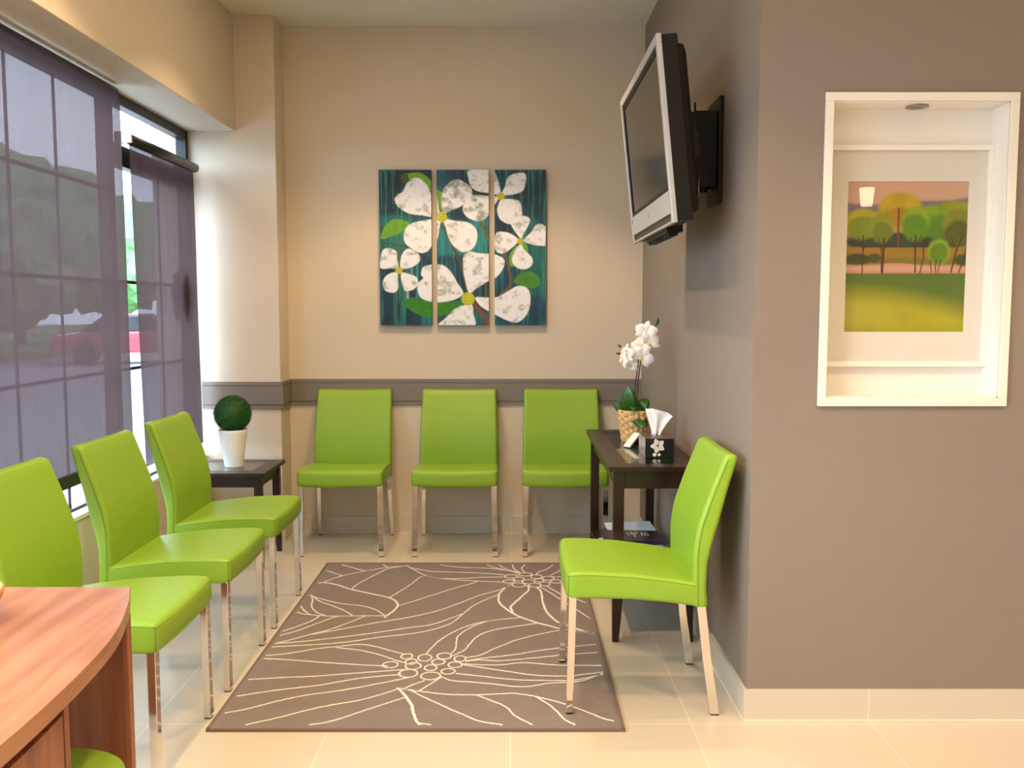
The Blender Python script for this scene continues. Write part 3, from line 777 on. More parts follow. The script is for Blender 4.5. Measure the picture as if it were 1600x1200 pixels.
# ------------------------------------------------------------ orchid on the console table
oc = thing('potted_orchid', 'white orchid with two brown stems in a woven straw basket on the tall table', 'plant', (0.608, 4.46, 0.75))
STRAW = mat('woven_straw', srgb(206, 172, 118), 0.75, noise=0.35, nscale=55, bump=0.6, bscale=120)
def basket():
    m = MB(); rows, cols = 60, 180; RG = []
    for i in range(rows + 1):
        t = i / rows; z = 0.150 * t; r0 = 0.060 + 0.018 * min(1, t * 1.4); rg = []
        for j in range(cols):
            a = 2 * PI * j / cols
            ci = 18; ph = 0.0
            row = t * 4.5 + 0.5 * (int(ci * j / cols) % 2) + 0.17 * math.sin(3 * a)
            bz = abs(math.sin(PI * (row % 1))) ** 0.6; bx = abs(math.sin(PI * ((ci * j / cols) % 1))) ** 0.7
            d = 0.0085 * bz * bx
            rg.append(((r0 + d) * math.cos(a), (r0 + d) * math.sin(a), z))
        RG.append(rg)
    m.rings(RG, 0, True, False)
    m.lathe([(0.0005, 0.002), (0.060, 0.002)], seg=40, cap=False)
    m.lathe([(0.080, 0.148), (0.077, 0.153), (0.070, 0.148), (0.068, 0.125), (0.0005, 0.125)], seg=40, cap=False)
    return m.build('woven_basket', STRAW, oc)
basket()
OL = mat('orchid_leaf', srgb(44, 92, 30), 0.32, noise=0.35, nscale=14)
def leafshape(base, tip, wdt, bend, name, side=None, thick=0.003):
    base, tip = Vector(base), Vector(tip); d = tip - base; L = d.length; d.normalize()
    sd = Vector(side).normalized() if side else d.cross(Vector((0, 0, 1))).normalized()
    up = sd.cross(d).normalized(); m = MB(); rg = []; n = 14
    for i in range(n + 1):
        t = i / n; hw = wdt * 0.5 * max(0.04, math.sin(PI * min(0.985, 0.12 + 0.87 * t)) ** 0.5)
        c = base + d * L * t + up * bend * math.sin(PI * t)
        loop = []
        for q in (-1, -0.5, 0, 0.5, 1): loop.append(c + sd * hw * q + up * (abs(q) * 0.18 * hw + thick * (1 - q * q)))
        for q in (0.5, 0, -0.5): loop.append(c + sd * hw * q + up * (abs(q) * 0.18 * hw - thick * (1 - q * q)))
        rg.append(loop)
    m.rings(rg, 0, True); return m.build(name, OL, oc)
leafshape((-0.02, -0.01, 0.125), (-0.040, -0.045, 0.268), 0.084, 0.016, 'leaf', (1, -0.35, 0.05))
leafshape((-0.03, 0.02, 0.13), (-0.105, 0.03, 0.185), 0.045, 0.01, 'leaf', (0.4, -0.2, 0.8))
leafshape((-0.005, -0.06, 0.172), (0.030, -0.125, 0.080), 0.075, 0.018, 'leaf', (1, 0.2, 0.15))
leafshape((0.02, 0.01, 0.13), (0.062, 0.00, 0.205), 0.07, 0.02, 'leaf', (0.75, -0.4, -0.5))
leafshape((-0.02, -0.03, 0.14), (-0.02, -0.105, 0.16), 0.045, 0.02, 'leaf')
STEM = mat('orchid_stem', srgb(88, 58, 44), 0.6)
sA = smooth_line([(0.005, 0.0, 0.12), (0.012, 0, 0.28), (0.025, -0.005, 0.40), (0.045, -0.01, 0.50), (0.075, -0.012, 0.545), (0.10, -0.015, 0.575)], 6)
sB = smooth_line([(-0.005, 0.01, 0.12), (0.002, 0.01, 0.28), (0.012, 0.0, 0.38), (0.0, -0.02, 0.43), (-0.035, -0.03, 0.45), (-0.055, -0.035, 0.44)], 6)
MB().tube(sA, 0.0030, 8).build('stem', STEM, oc); MB().tube(sB, 0.0030, 8).build('stem', STEM, oc)
PET = mat('orchid_petal', srgb(246, 243, 240), 0.55)
bpet = PET.node_tree.nodes['Principled BSDF']; bpet.inputs['Subsurface Weight'].default_value = 0.15; bpet.inputs['Subsurface Radius'].default_value = (0.01, 0.01, 0.01)
YEL = mat('orchid_heart', srgb(226, 200, 120), 0.5)
def flower(c, face, size, roll, seed):
    rr = random.Random(seed); m = MB(); f = Vector(face).normalized(); c = Vector(c)
    u = f.cross(Vector((0, 0, 1))).normalized(); v = u.cross(f).normalized() * -1
    v = f.cross(u).normalized()
    if v.z < 0: v = -v
    for ang, ln, wd_ in ((90, 1.0, 0.62), (-25, 1.0, 0.50), (205, 1.0, 0.50), (20, 1.05, 1.0), (160, 1.05, 1.0)):
        a = R(ang + roll); d = u * math.cos(a) + v * math.sin(a); s = f.cross(d).normalized()
        n = 9; rows = []
        for i in range(n + 1):
            t = i / n; hw = size * wd_ * 0.5 * max(0.10, math.sin(PI * min(0.97, 0.08 + 0.90 * t)) ** 0.75)
            cc = c + d * size * ln * t + f * size * (0.22 * math.sin(PI * t * 0.9) - 0.10 * t)
            rows.append([cc + s * hw * q + f * size * (0.12 * (1 - q * q) * t + 0.04 * math.sin(6 * q + i)) for q in (-1, -0.6, -0.2, 0.2, 0.6, 1)])
        V = [p for r_ in rows for p in r_]
        F = [(i * 6 + j, i * 6 + j + 1, (i + 1) * 6 + j + 1, (i + 1) * 6 + j) for i in range(n) for j in range(5)]
        V2 = [p - f * 0.0007 for p in V]; k = len(V)
        m.add(V + V2, F + [tuple(k + q for q in reversed(g)) for g in F], 0, True)
    for k in range(3):
        a = R(250 + 40 * (k - 1) + roll + 20); d = u * math.cos(a) + v * math.sin(a)
        m.tube([c + f * 0.002, c + f * size * 0.22 + d * size * 0.12, c + f * size * 0.30 + d * size * 0.30], [size * 0.10, size * 0.09, size * 0.02], 8, 1)
    o = m.build('flower', [PET, YEL], oc, recalc=False)
FL = [((0.045, -0.030, 0.535), (-0.35, -1, 0.15), 0.050, 10), ((0.050, -0.045, 0.480), (0.05, -1, 0.1), 0.056, -15), ((0.015, -0.050, 0.452), (-0.5, -1, 0.0), 0.046, 12),
      ((0.022, -0.060, 0.415), (-0.1, -1, -0.1), 0.052, 35), ((-0.045, -0.045, 0.425), (-1, -0.45, 0.0), 0.048, 0), ((-0.062, -0.035, 0.395), (-1, -0.3, 0.1), 0.040, 20),
      ((0.085, -0.01, 0.490), (1, -0.35, 0.1), 0.040, 0), ((0.058, -0.01, 0.405), (0.9, -0.6, 0.1), 0.026, 30), ((-0.028, -0.05, 0.375), (-0.4, -0.8, -0.6), 0.034, 70)]
for i, (c_, f_, s_, r_) in enumerate(FL): flower(c_, f_, s_ * 1.12, r_, i)
def bud(c, d, L, r_):
    c = Vector(c); d = Vector(d).normalized()
    MB().tube([c + d * L * t for t in (0, 0.15, 0.4, 0.7, 0.92, 1)], [r_ * k for k in (0.2, 0.7, 1, 0.9, 0.45, 0.05)], 10).build('bud', OL, oc)
bud((0.100, -0.015, 0.570), (0.15, 0, 1), 0.036, 0.0085); bud((-0.075, -0.035, 0.46), (-0.8, 0, 0.7), 0.024, 0.006); bud((-0.078, -0.035, 0.43), (-1, 0, 0.1), 0.024, 0.006)

# ------------------------------------------------------------ tissue box
tb = thing('tissue_box', 'black tissue box with a white flower on its front beside the orchid', 'tissue box', (0.645, 4.035, 0.75))
BLK = mat('box_black', srgb(22, 21, 22), 0.35)
def zebra():
    m = bpy.data.materials.new('box_streaks'); m.use_nodes = True; t = m.node_tree; b = t.nodes['Principled BSDF']
    tcn = t.nodes.new('ShaderNodeTexCoord'); wv = t.nodes.new('ShaderNodeTexWave'); wv.bands_direction = 'Y'
    wv.inputs['Scale'].default_value = 9; wv.inputs['Distortion'].default_value = 6; wv.inputs['Detail'].default_value = 3
    r = t.nodes.new('ShaderNodeValToRGB'); r.color_ramp.elements[0].position = 0.45; r.color_ramp.elements[0].color = srgb(40, 32, 32)
    r.color_ramp.elements[1].position = 0.6; r.color_ramp.elements[1].color = srgb(205, 202, 206)
    t.links.new(tcn.outputs['Object'], wv.inputs['Vector']); t.links.new(wv.outputs['Fac'], r.inputs['Fac']); t.links.new(r.outputs['Color'], b.inputs['Base Color'])
    b.inputs['Roughness'].default_value = 0.25
    return m
ZEB = zebra(); BTOP = mat('box_top', srgb(98, 68, 62), 0.35, noise=0.35, nscale=30)
m = MB(); m.box(-0.063, 0.063, -0.10, 0.095, 0, 0.084); m.m[1] = 2; m.m[5] = 1
m.build('carton', [BLK, ZEB, BTOP], tb, bevel=0.0015)
m = MB(); n_ = 24
fc = Vector((-0.008, -0.1012, 0.052))
for k in range(5):
    a = R(90 + 72 * k + 22); d = Vector((math.cos(a), 0, math.sin(a))); s = Vector((-math.sin(a), 0, math.cos(a)))
    m.add([fc + d * (0.005 + 0.027 * t) + s * q * 0.0118 * math.sin(PI * min(0.93, 0.12 + 0.85 * t)) + Vector((0, -0.0003, 0)) for t in [i / 6 for i in range(7)] for q in (-1, 1)],
          [(2 * i, 2 * i + 1, 2 * i + 3, 2 * i + 2) for i in range(6)], 0)
m.lathe([(0.0002, 0), (0.0036, 0)], seg=12, mi=1, cap=False)
for i in range(len(m.v) - 24, len(m.v)): x, y, z = m.v[i]; m.v[i] = (fc.x + x, fc.y - 0.0006, fc.z + y)
fc2 = Vector((-0.010, -0.1012, 0.013))
for cx_, rr_ in ((-0.012, 0.009), (0.008, 0.007)):
    m.add([(fc2.x + cx_ + rr_ * math.cos(a * PI / 8), fc2.y - 0.0003, fc2.z + rr_ * 0.9 * math.sin(a * PI / 8)) for a in range(16)], [tuple(range(16))], 0)
o = m.build('flower_print', [mat('print_white', srgb(226, 220, 212), 0.5), mat('print_olive', srgb(130, 140, 50), 0.5)], tb, recalc=False); o['label'] = 'white printed flower'
TIS = mat('tissue_paper', srgb(248, 248, 250), 0.85, spec=0.1)
def tissue():
    m = MB(); V = []
    lv = [(0.0, -0.022, 0.014, 0.006), (0.25, -0.022, 0.024, 0.010), (0.5, -0.031, 0.044, 0.014), (0.75, -0.040, 0.070, 0.013), (0.88, -0.046, 0.046, 0.010), (1.0, -0.048, -0.012, 0.006)]
    n = 18
    for t, xa, xb, amp in lv:
        for j in range(n + 1):
            u = j / n; z = 0.076 + 0.128 * t
            V.append((xa + (xb - xa) * u, -0.005 + amp * math.sin(u * 9.5 + 2 * t), z))
    F = [(i * (n + 1) + j, i * (n + 1) + j + 1, (i + 1) * (n + 1) + j + 1, (i + 1) * (n + 1) + j) for i in range(len(lv) - 1) for j in range(n)]
    m.add(V, F, 0, True); o = m.build('tissue', TIS, tb, recalc=False)
    s = o.modifiers.new('thickness', 'SOLIDIFY'); s.thickness = 0.0008
    o['label'] = 'white tissue sticking up'
tissue()
# small card stand
cs = thing('card_stand', 'small white card stand with black base left of the tissue box', 'card stand', (0.578, 4.27, 0.75), R(-38))
M_ = Matrix.Rotation(R(28), 4, 'X')
MB().box(-0.018, 0.018, -0.055, 0.055, 0.030, 0.040, M=M_).build('white_cards', mat('card_white', srgb(240, 238, 238), 0.5), cs, bevel=0.002)
m = MB(); m.box(-0.017, 0.017, -0.057, 0.052, 0.020, 0.0295, M=M_); m.box(-0.016, 0.016, -0.045, 0.045, 0, 0.008); m.box(-0.016, 0.016, 0.0, 0.03, 0.0, 0.035)
m.build('black_base', RUBBER, cs)

# ------------------------------------------------------------ magazines on the lower shelf
def cover_mat(name, cols, seed):
    m = bpy.data.materials.new(name); m.use_nodes = True; t = m.node_tree; b = t.nodes['Principled BSDF']
    tcn = t.nodes.new('ShaderNodeTexCoord'); n = t.nodes.new('ShaderNodeTexNoise'); n.noise_dimensions = '4D'
    n.inputs['W'].default_value = seed; n.inputs['Scale'].default_value = 7; n.inputs['Detail'].default_value = 2
    r = t.nodes.new('ShaderNodeValToRGB'); r.color_ramp.interpolation = 'EASE'
    el = r.color_ramp.elements
    for i, c in enumerate(cols):
        p = 0.3 + 0.4 * i / (len(cols) - 1)
        if i < 2: e_ = el[i]; e_.position = p
        else: e_ = el.new(p)
        e_.color = c
    t.links.new(tcn.outputs['Object'], n.inputs['Vector']); t.links.new(n.outputs['Fac'], r.inputs['Fac']); t.links.new(r.outputs['Color'], b.inputs['Base Color'])
    b.inputs['Roughness'].default_value = 0.3
    return m
PAPER = mat('magazine_pages', srgb(226, 226, 230), 0.7)
MARK = mat('cover_marks', srgb(225, 222, 226), 0.5)
mags = [
 ('white and pale blue magazine at the very bottom of the pile on the lower shelf', [(225, 228, 235), (150, 175, 205)], 0.60, 4.36, 3, .011),
 ('yellow and blue magazine low in the pile, sticking out towards the wall', [(230, 200, 90), (60, 120, 190), (240, 240, 235)], 0.625, 4.34, -6, .010),
 ('grey magazine in the middle of the pile on the lower shelf', [(130, 135, 150), (200, 200, 210)], 0.585, 4.42, 5, .010),
 ('white magazine just below the dark pair on the lower shelf', [(235, 236, 240), (170, 190, 220)], 0.600, 4.44, -3, .011),
 ('deep blue magazine under the topmost dark one on the lower shelf', [(30, 46, 110), (60, 70, 140), (20, 24, 60)], 0.605, 4.43, 2, .012),
 ('dark purple magazine with brown and white cover on top of the pile', [(52, 44, 84), (34, 28, 44), (30, 26, 40), (70, 52, 70), (150, 116, 96)], 0.590, 4.43, -4, .009)]
z = 0.2135
for i, (l, cols, x, y, rz, th) in enumerate(mags):
    t = thing('magazine', l, 'magazine', (x, y, z), R(rz), 'magazines on the lower shelf of the tall table')
    m = MB(); m.box(-0.136, 0.136, -0.103, 0.103, 0.001, th - 0.001); m.build('pages', PAPER, t)
    cm = cover_mat('cover_%d' % i, [srgb(*c) for c in cols], i * 3.1)
    m = MB(); m.box(-0.139, 0.139, -0.106, 0.106, th - 0.001, th); m.box(-0.139, 0.139, -0.106, 0.106, 0, 0.001); m.box(-0.139, 0.139, -0.107, -0.1055, 0, th)
    if i == 5:
        for q, (a0, b0, a1, b1) in enumerate(((0.0, 0.06, 0.012, 0.0), (0.02, 0.07, 0.028, 0.01), (0.035, 0.06, 0.04, -0.03), (0.05, 0.07, 0.05, 0.03), (0.075, 0.065, 0.075, 0.0), (0.09, 0.055, 0.105, 0.055), (0.09, 0.03, 0.105, 0.03), (0.088, 0.004, 0.105, 0.004), (0.088, 0.055, 0.088, 0.004), (0.106, 0.03, 0.106, 0.004))):
            d = Vector((a1 - a0, b1 - b0)); s = Vector((-d.y, d.x)).normalized() * 0.0035
            m.add([(a0 - 0.02 + s.x, b0 + s.y, th + 0.0004), (a0 - 0.02 - s.x, b0 - s.y, th + 0.0004), (a1 - 0.02 - s.x, b1 - s.y, th + 0.0004), (a1 - 0.02 + s.x, b1 + s.y, th + 0.0004)], [(0, 1, 2, 3)], 1)
    m.build('cover', [cm, MARK], t)
    z += th + 0.0004
# second pile: open magazine resting on top, tilted, and a curled one on the left
t = thing('magazine', 'magazine with pale blue pages leaning behind the pile on the lower shelf', 'magazine', (0.63, 4.645, 0.2405), R(9), 'magazines on the lower shelf of the tall table')
Mt = Matrix.Translation((0, 0, 0.0)) @ Matrix.Rotation(R(12), 4, 'X')
MB().box(-0.125, 0.125, -0.085, 0.12, -0.005, 0.003, M=Mt).build('pages', mat('pale_blue_pages', srgb(196, 212, 232), 0.5), t)
MB().box(-0.128, 0.128, -0.087, 0.123, -0.007, -0.005, M=Mt).build('cover', BLK, t)
t = thing('magazine', 'curled pink-edged magazine poking out left of the pile', 'magazine', (0.455, 4.10, 0.2135), R(4), 'magazines on the lower shelf of the tall table')
m = MB(); m.rings([[(-0.03 + 0.06 * u, yy, 0.002 + 0.055 * (1 - u) ** 2 * 0.5 + dz) for u in (0, .25, .5, .75, 1) for dz in (0,)] + [(-0.03 + 0.06 * u, yy, 0.007 + 0.055 * (1 - u) ** 2 * 0.5) for u in (1, .75, .5, .25, 0)] for yy in (-0.12, 0.12)], 0, False)
m.build('pages', cover_mat('cover_pink', [srgb(190, 140, 150), srgb(235, 225, 228), srgb(60, 40, 60)], 9), t)

# ------------------------------------------------------------ television on its mount
def tv():
    # screen plane parallel to the wall, tilted forward; local x = along the wall (towards camera is -), y = depth (front is -), z = up
    W_, H_ = 1.04, 0.645
    root = thing('television', 'silver framed television tilted down from the taupe wall near the ceiling', 'television', (0.538, 3.72, 2.02))
    Mx = Matrix.Rotation(-PI / 2, 4, 'Z') @ Matrix.Rotation(R(6.0), 4, 'X')
    SIL = mat('tv_silver', srgb(188, 190, 196), 0.35, metal=0.35); SCR = mat('tv_screen', srgb(20, 18, 18), 0.16, spec=0.6)
    a, b_ = W_ / 2, H_ / 2
    def part(m, name, mats, bevel=0.0, label=None):
        m.v = [tuple(Mx @ Vector(v)) for v in m.v]; o = m.build(name, mats, root, bevel=bevel)
        if label: o['label'] = label
        return o
    # front frame: thin sides, deeper lower band
    m = MB(); lb = 0.115
    m.box(-a, a, -0.012, 0.006, b_ - 0.030, b_); m.box(-a, -a + 0.030, -0.012, 0.006, -b_, b_ - 0.030); m.box(a - 0.030, a, -0.012, 0.006, -b_, b_ - 0.030)
    m.box(-a + 0.030, a - 0.030, -0.012, 0.006, -b_ + 0.035, -b_ + lb)
    m.box(-a + 0.030, a - 0.030, -0.012, 0.006, -b_, -b_ + 0.008)
    part(m, 'front_frame', SIL, 0.002)
    m = MB(); q = 0.018
    m.box(-a + 0.030, a - 0.030, -0.006, 0.004, b_ - 0.030 - q, b_ - 0.030); m.box(-a + 0.030, a - 0.030, -0.006, 0.004, -b_ + lb, -b_ + lb + q)
    m.box(-a + 0.030, -a + 0.030 + q, -0.006, 0.004, -b_ + lb + q, b_ - 0.030 - q); m.box(a - 0.030 - q, a - 0.030, -0.006, 0.004, -b_ + lb + q, b_ - 0.030 - q)
    part(m, 'bezel', RUBBER)
    part(MB().box(-a + 0.048, a - 0.048, -0.002, 0.003, -b_ + lb + q, b_ - 0.048), 'screen', SCR)
    part(MB().box(-a + 0.030, a - 0.030, -0.006, 0.004, -b_ + 0.008, -b_ + 0.035), 'speaker_strip', mat('speaker_mesh', srgb(70, 58, 52), 0.7), label='dark speaker strip')
    m = MB(); m.rings([[(0.0 + 0.011 * math.cos(k * PI / 10), y_, -b_ + 0.075 + 0.006 * math.sin(k * PI / 10)) for k in range(20)] for y_ in (-0.0126, -0.010)], 0, False)
    part(m, 'badge', mat('badge_grey', srgb(110, 112, 118), 0.4)); 
    m = MB(); m.box(-a + 0.045, -a + 0.060, -0.0130, -0.010, -b_ + 0.098, -b_ + 0.102); m.box(-a + 0.050, -a + 0.054, -0.0130, -0.010, -b_ + 0.086, -b_ + 0.098)
    part(m, 'label_mark', RUBBER)
    m = MB()
    m.box(-a + 0.004, a - 0.004, 0.006, 0.062, -b_ + 0.004, b_ - 0.004)
    rg = []
    for d, i_ in ((0.062, 0.03), (0.085, 0.035), (0.098, 0.06), (0.100, 0.07)):
        rg.append([(-a + i_, d, -b_ + i_), (a - i_, d, -b_ + i_), (a - i_, d, b_ - i_), (-a + i_, d, b_ - i_)])
    m.rings(rg, 0, False)
    part(m, 'rear_housing', RUBBER, 0.004)
    m = MB(); m.box(-a + 0.25, a - 0.25, 0.01, 0.07, -b_ - 0.018, -b_ + 0.01)
    for k in range(9): m.box(-a + 0.27 + k * 0.06, -a + 0.30 + k * 0.06, 0.015, 0.05, -b_ - 0.030, -b_ - 0.016)
    part(m, 'connector_panel', RUBBER)
tv()
mt = thing('television_mount', 'black articulated wall bracket holding the television', 'wall mount', (0.8, 3.6, 2.0))
MET = mat('black_steel', srgb(18, 18, 19), 0.45, metal=0.4)
m = MB(); m.box(-0.018, 0, -0.10, 0.10, -0.20, 0.20); m.box(-0.035, -0.018, -0.03, 0.03, -0.14, 0.14); m.build('wall_plate', MET, mt, bevel=0.003)
m = MB(); m.tube([(-0.055, 0, -0.15), (-0.055, 0, 0.15)], 0.018, 14); m.box(-0.07, -0.02, -0.02, 0.02, 0.09, 0.13); m.box(-0.07, -0.02, -0.02, 0.02, -0.13, -0.09); m.box(-0.105, -0.018, -0.075, 0.09, -0.13, 0.15); m.build('pivot', MET, mt, bevel=0.004)
m = MB(); Ma = Matrix.Translation((-0.055, 0, 0)) @ Matrix.Rotation(R(40), 4, 'Z'); m.box(-0.09, 0.0, -0.015, 0.015, -0.03, 0.03, M=Ma)
m.tube([(-0.118, -0.058, -0.10), (-0.118, -0.058, 0.10)], 0.014, 12); m.build('arm', MET, mt, bevel=0.002)
m = MB(); Mb = Matrix.Rotation(R(-6), 4, 'Y')
m.box(-0.150, -0.128, -0.28, 0.30, -0.05, 0.05, M=Mb)
m.box(-0.152, -0.125, -0.12, -0.09, -0.20, 0.20, M=Mb); m.box(-0.152, -0.125, 0.15, 0.18, -0.20, 0.20, M=Mb)
m.box(-0.13, -0.10, -0.10, -0.03, -0.10, 0.14)
m.tube([(-0.10, -0.05, 0.14), (-0.10, -0.05, 0.185)], 0.004, 8)
m.build('tilt_bracket', MET, mt, bevel=0.002)
m = MB(); m.tube([(-0.085, -0.075, -0.09), (-0.085, -0.075, -0.19), (-0.095, -0.075, -0.20)], 0.0022, 6); o = m.build('adjusting_rod', CHROME, mt); o['label'] = 'thin bright rod'

# ------------------------------------------------------------ desk
def desk():
    d = thing('reception_desk', 'cherry wood desk with a curved top edge in the lower left corner', 'desk', (-1.3, 1.6, 0))
    ox, oy = 1.3, -1.6
    edge = [(-0.908, 2.115), (-0.870, 2.019), (-0.836, 1.911), (-0.812, 1.818), (-0.795, 1.712), (-0.784, 1.592), (-0.777, 1.445), (-0.776, 1.325), (-0.778, 1.18), (-0.785, 1.02), (-0.80, 0.86)]
    e2 = smooth_line(edge, 5)
    poly = [(-1.78, 0.86), (-1.78, 2.115)] + e2
    MB().prism([(x + ox, y + oy) for x, y in poly], 0.705, 0.74).build('desk_top', CHERRY, d, bevel=0.0015)
    # end panel facing the camera side of the knee space, with its rounded post
    m = MB(); m.box(-1.78 + ox, -0.889 + ox, 2.018 + oy, 2.036 + oy, 0, 0.705); m.build('rear_panel', CHERRYV, d)
    m = MB(); m.box(-0.889 + ox, -0.875 + ox, 2.014 + oy, 2.036 + oy, 0, 0.705); m.build('end_stile', CHERRYV, d, bevel=0.002)
    # pedestal whose front follows the top's curve
    fe = [(-0.798, 1.583), (-0.792, 1.45), (-0.790, 1.325), (-0.792, 1.18), (-0.799, 1.02), (-0.812, 0.90)]
    fe = smooth_line(fe, 4)
    def band(z0, z1, off, thk): 
        return [(x - off + ox, y + oy) for x, y in fe] + [(x - off - thk + ox, y + oy) for x, y in reversed(fe)], z0, z1
    m = MB()
    m.box(-1.30 + ox, -0.798 + ox, 1.565 + oy, 1.583 + oy, 0, 0.705)
    m.box(-1.30 + ox, -0.815 + ox, 0.90 + oy, 0.918 + oy, 0, 0.705); m.box(-1.30 + ox, -1.282 + ox, 0.918 + oy, 1.565 + oy, 0, 0.705)
    m.box(-1.30 + ox, -0.83 + ox, 0.918 + oy, 1.565 + oy, 0.42, 0.438); m.box(-1.30 + ox, -0.83 + ox, 0.918 + oy, 1.565 + oy, 0.02, 0.04)
    p_, z0, z1 = band(0.690, 0.705, 0.0, 0.018); m.prism(p_, z0, z1)
    m.build('pedestal', CHERRYV, d, bevel=0.001)
    fe = smooth_line([(-0.798, 1.562), (-0.792, 1.45), (-0.790, 1.325), (-0.792, 1.18), (-0.799, 1.02), (-0.812, 0.925)], 4)
    p_, z0, z1 = band(0.545, 0.679, 0.001, 0.018)
    m = MB(); m.prism(p_, z0, z1); m.build('drawer', CHERRYV, d, bevel=0.001)
desk()
# round stool tucked in the knee space
st = thing('round_stool', 'round lime green padded stool tucked under the cherry desk', 'stool', (-0.960, 1.800, 0))
m = MB(); m.lathe([(0.0005, 0.385), (0.14, 0.385), (0.150, 0.393), (0.153, 0.408), (0.150, 0.422), (0.138, 0.430), (0.09, 0.4335), (0.0005, 0.434)], seg=56, cap=False); m.build('seat', GREEN, st)
for k in range(4):
    a = R(45 + 90 * k); m = MB(); m.tube([(0.10 * math.cos(a), 0.10 * math.sin(a), 0.385), (0.135 * math.cos(a), 0.135 * math.sin(a), 0.0)], [0.013, 0.011], 12)
    o = m.build('leg', CHROME, st); o['label'] = 'chrome leg'
# bowl with a red fruit
bw = thing('wooden_bowl', 'light wooden bowl on the desk, cut off by the left edge of the photo', 'bowl', (-1.182, 1.83, 0.74))
BOWLM = wood_mat('bowl_wood', srgb(176, 112, 48), srgb(214, 150, 84), 0.35, (3, 3, 14))
m = MB(); m.lathe([(0.0005, 0), (0.058, 0), (0.062, 0.004), (0.085, 0.018), (0.108, 0.040), (0.118, 0.062), (0.119, 0.072), (0.116, 0.076), (0.112, 0.072), (0.102, 0.045), (0.08, 0.022), (0.05, 0.010), (0.0005, 0.009)], seg=56, cap=False); m.build('bowl_body', BOWLM, bw)
rf = MB(); rf.lathe([(0.0005, 0.0)] + [(0.034 * math.sin(a * PI / 12), 0.033 - 0.033 * math.cos(a * PI / 12)) for a in range(1, 12)] + [(0.0005, 0.066)], seg=28, cap=False)
o = rf.build('red_apple', mat('apple_skin', srgb(206, 60, 30), 0.3, noise=0.2, nscale=6), loc=(-1.128, 1.80, 0.766)); tag(o, 'red fruit inside the wooden bowl at the left edge', 'fruit')
stt = MB().tube([(0, 0, 0.060), (0.003, 0, 0.076)], 0.0015, 6).build('stalk', STEM, o)

# ------------------------------------------------------------ painted pictures (colour attribute on a fine grid)
def paint_mat(name, rough=0.55, streak=0.0):
    m = bpy.data.materials.new(name); m.use_nodes = True; t = m.node_tree; b = t.nodes['Principled BSDF']
    at = t.nodes.new('ShaderNodeAttribute'); at.attribute_name = 'paint'
    t.links.new(at.outputs['Color'], b.inputs['Base Color']); b.inputs['Roughness'].default_value = rough
    return m
def value_noise(x, y, seed):
    rs = np.random.RandomState(seed); tab = rs.rand(64, 64)
    xi = np.floor(x).astype(int); yi = np.floor(y).astype(int); fx = x - xi; fy = y - yi
    fx = fx * fx * (3 - 2 * fx); fy = fy * fy * (3 - 2 * fy)
    g = lambda a, b: tab[a % 64, b % 64]
    return (g(xi, yi) * (1 - fx) + g(xi + 1, yi) * fx) * (1 - fy) + (g(xi, yi + 1) * (1 - fx) + g(xi + 1, yi + 1) * fx) * fy
def fbm(x, y, seed, o=4):
    s = 0; a = 0.5
    for k in range(o): s = s + a * value_noise(x * 2 ** k, y * 2 ** k, seed + k); a *= 0.5
    return s
def inside(X, Y, poly):
    r = np.zeros(X.shape, bool); n = len(poly)
    for i in range(n):
        x0, y0 = poly[i]; x1, y1 = poly[(i + 1) % n]
        if y0 == y1: continue
        c_ = ((y0 > Y) != (y1 > Y)) & (X < (x1 - x0) * (Y - y0) / (y1 - y0) + x0)
        r ^= c_
    return r
def soft(X, Y, poly, e=1.6):
    p = smooth_line(poly, 6, True); s = 0
    for dx, dy in ((-e, 0), (e, 0), (0, -e), (0, e)): s = s + inside(X + dx, Y + dy, p)
    return s / 4.0
def seg_dist(X, Y, pts):
    D = np.full(X.shape, 1e9)
    for (x0, y0), (x1, y1) in zip(pts, pts[1:]):
        dx, dy = x1 - x0, y1 - y0; t = np.clip(((X - x0) * dx + (Y - y0) * dy) / (dx * dx + dy * dy + 1e-9), 0, 1)
        D = np.minimum(D, np.hypot(X - x0 - t * dx, Y - y0 - t * dy))
    return D
def lin(c): return np.array(srgb(*c)[:3])
def over(img, a, col): 
    a = np.clip(a, 0, 1)[..., None]; return img * (1 - a) + (np.array(col) if np.ndim(col) == 1 else col) * a

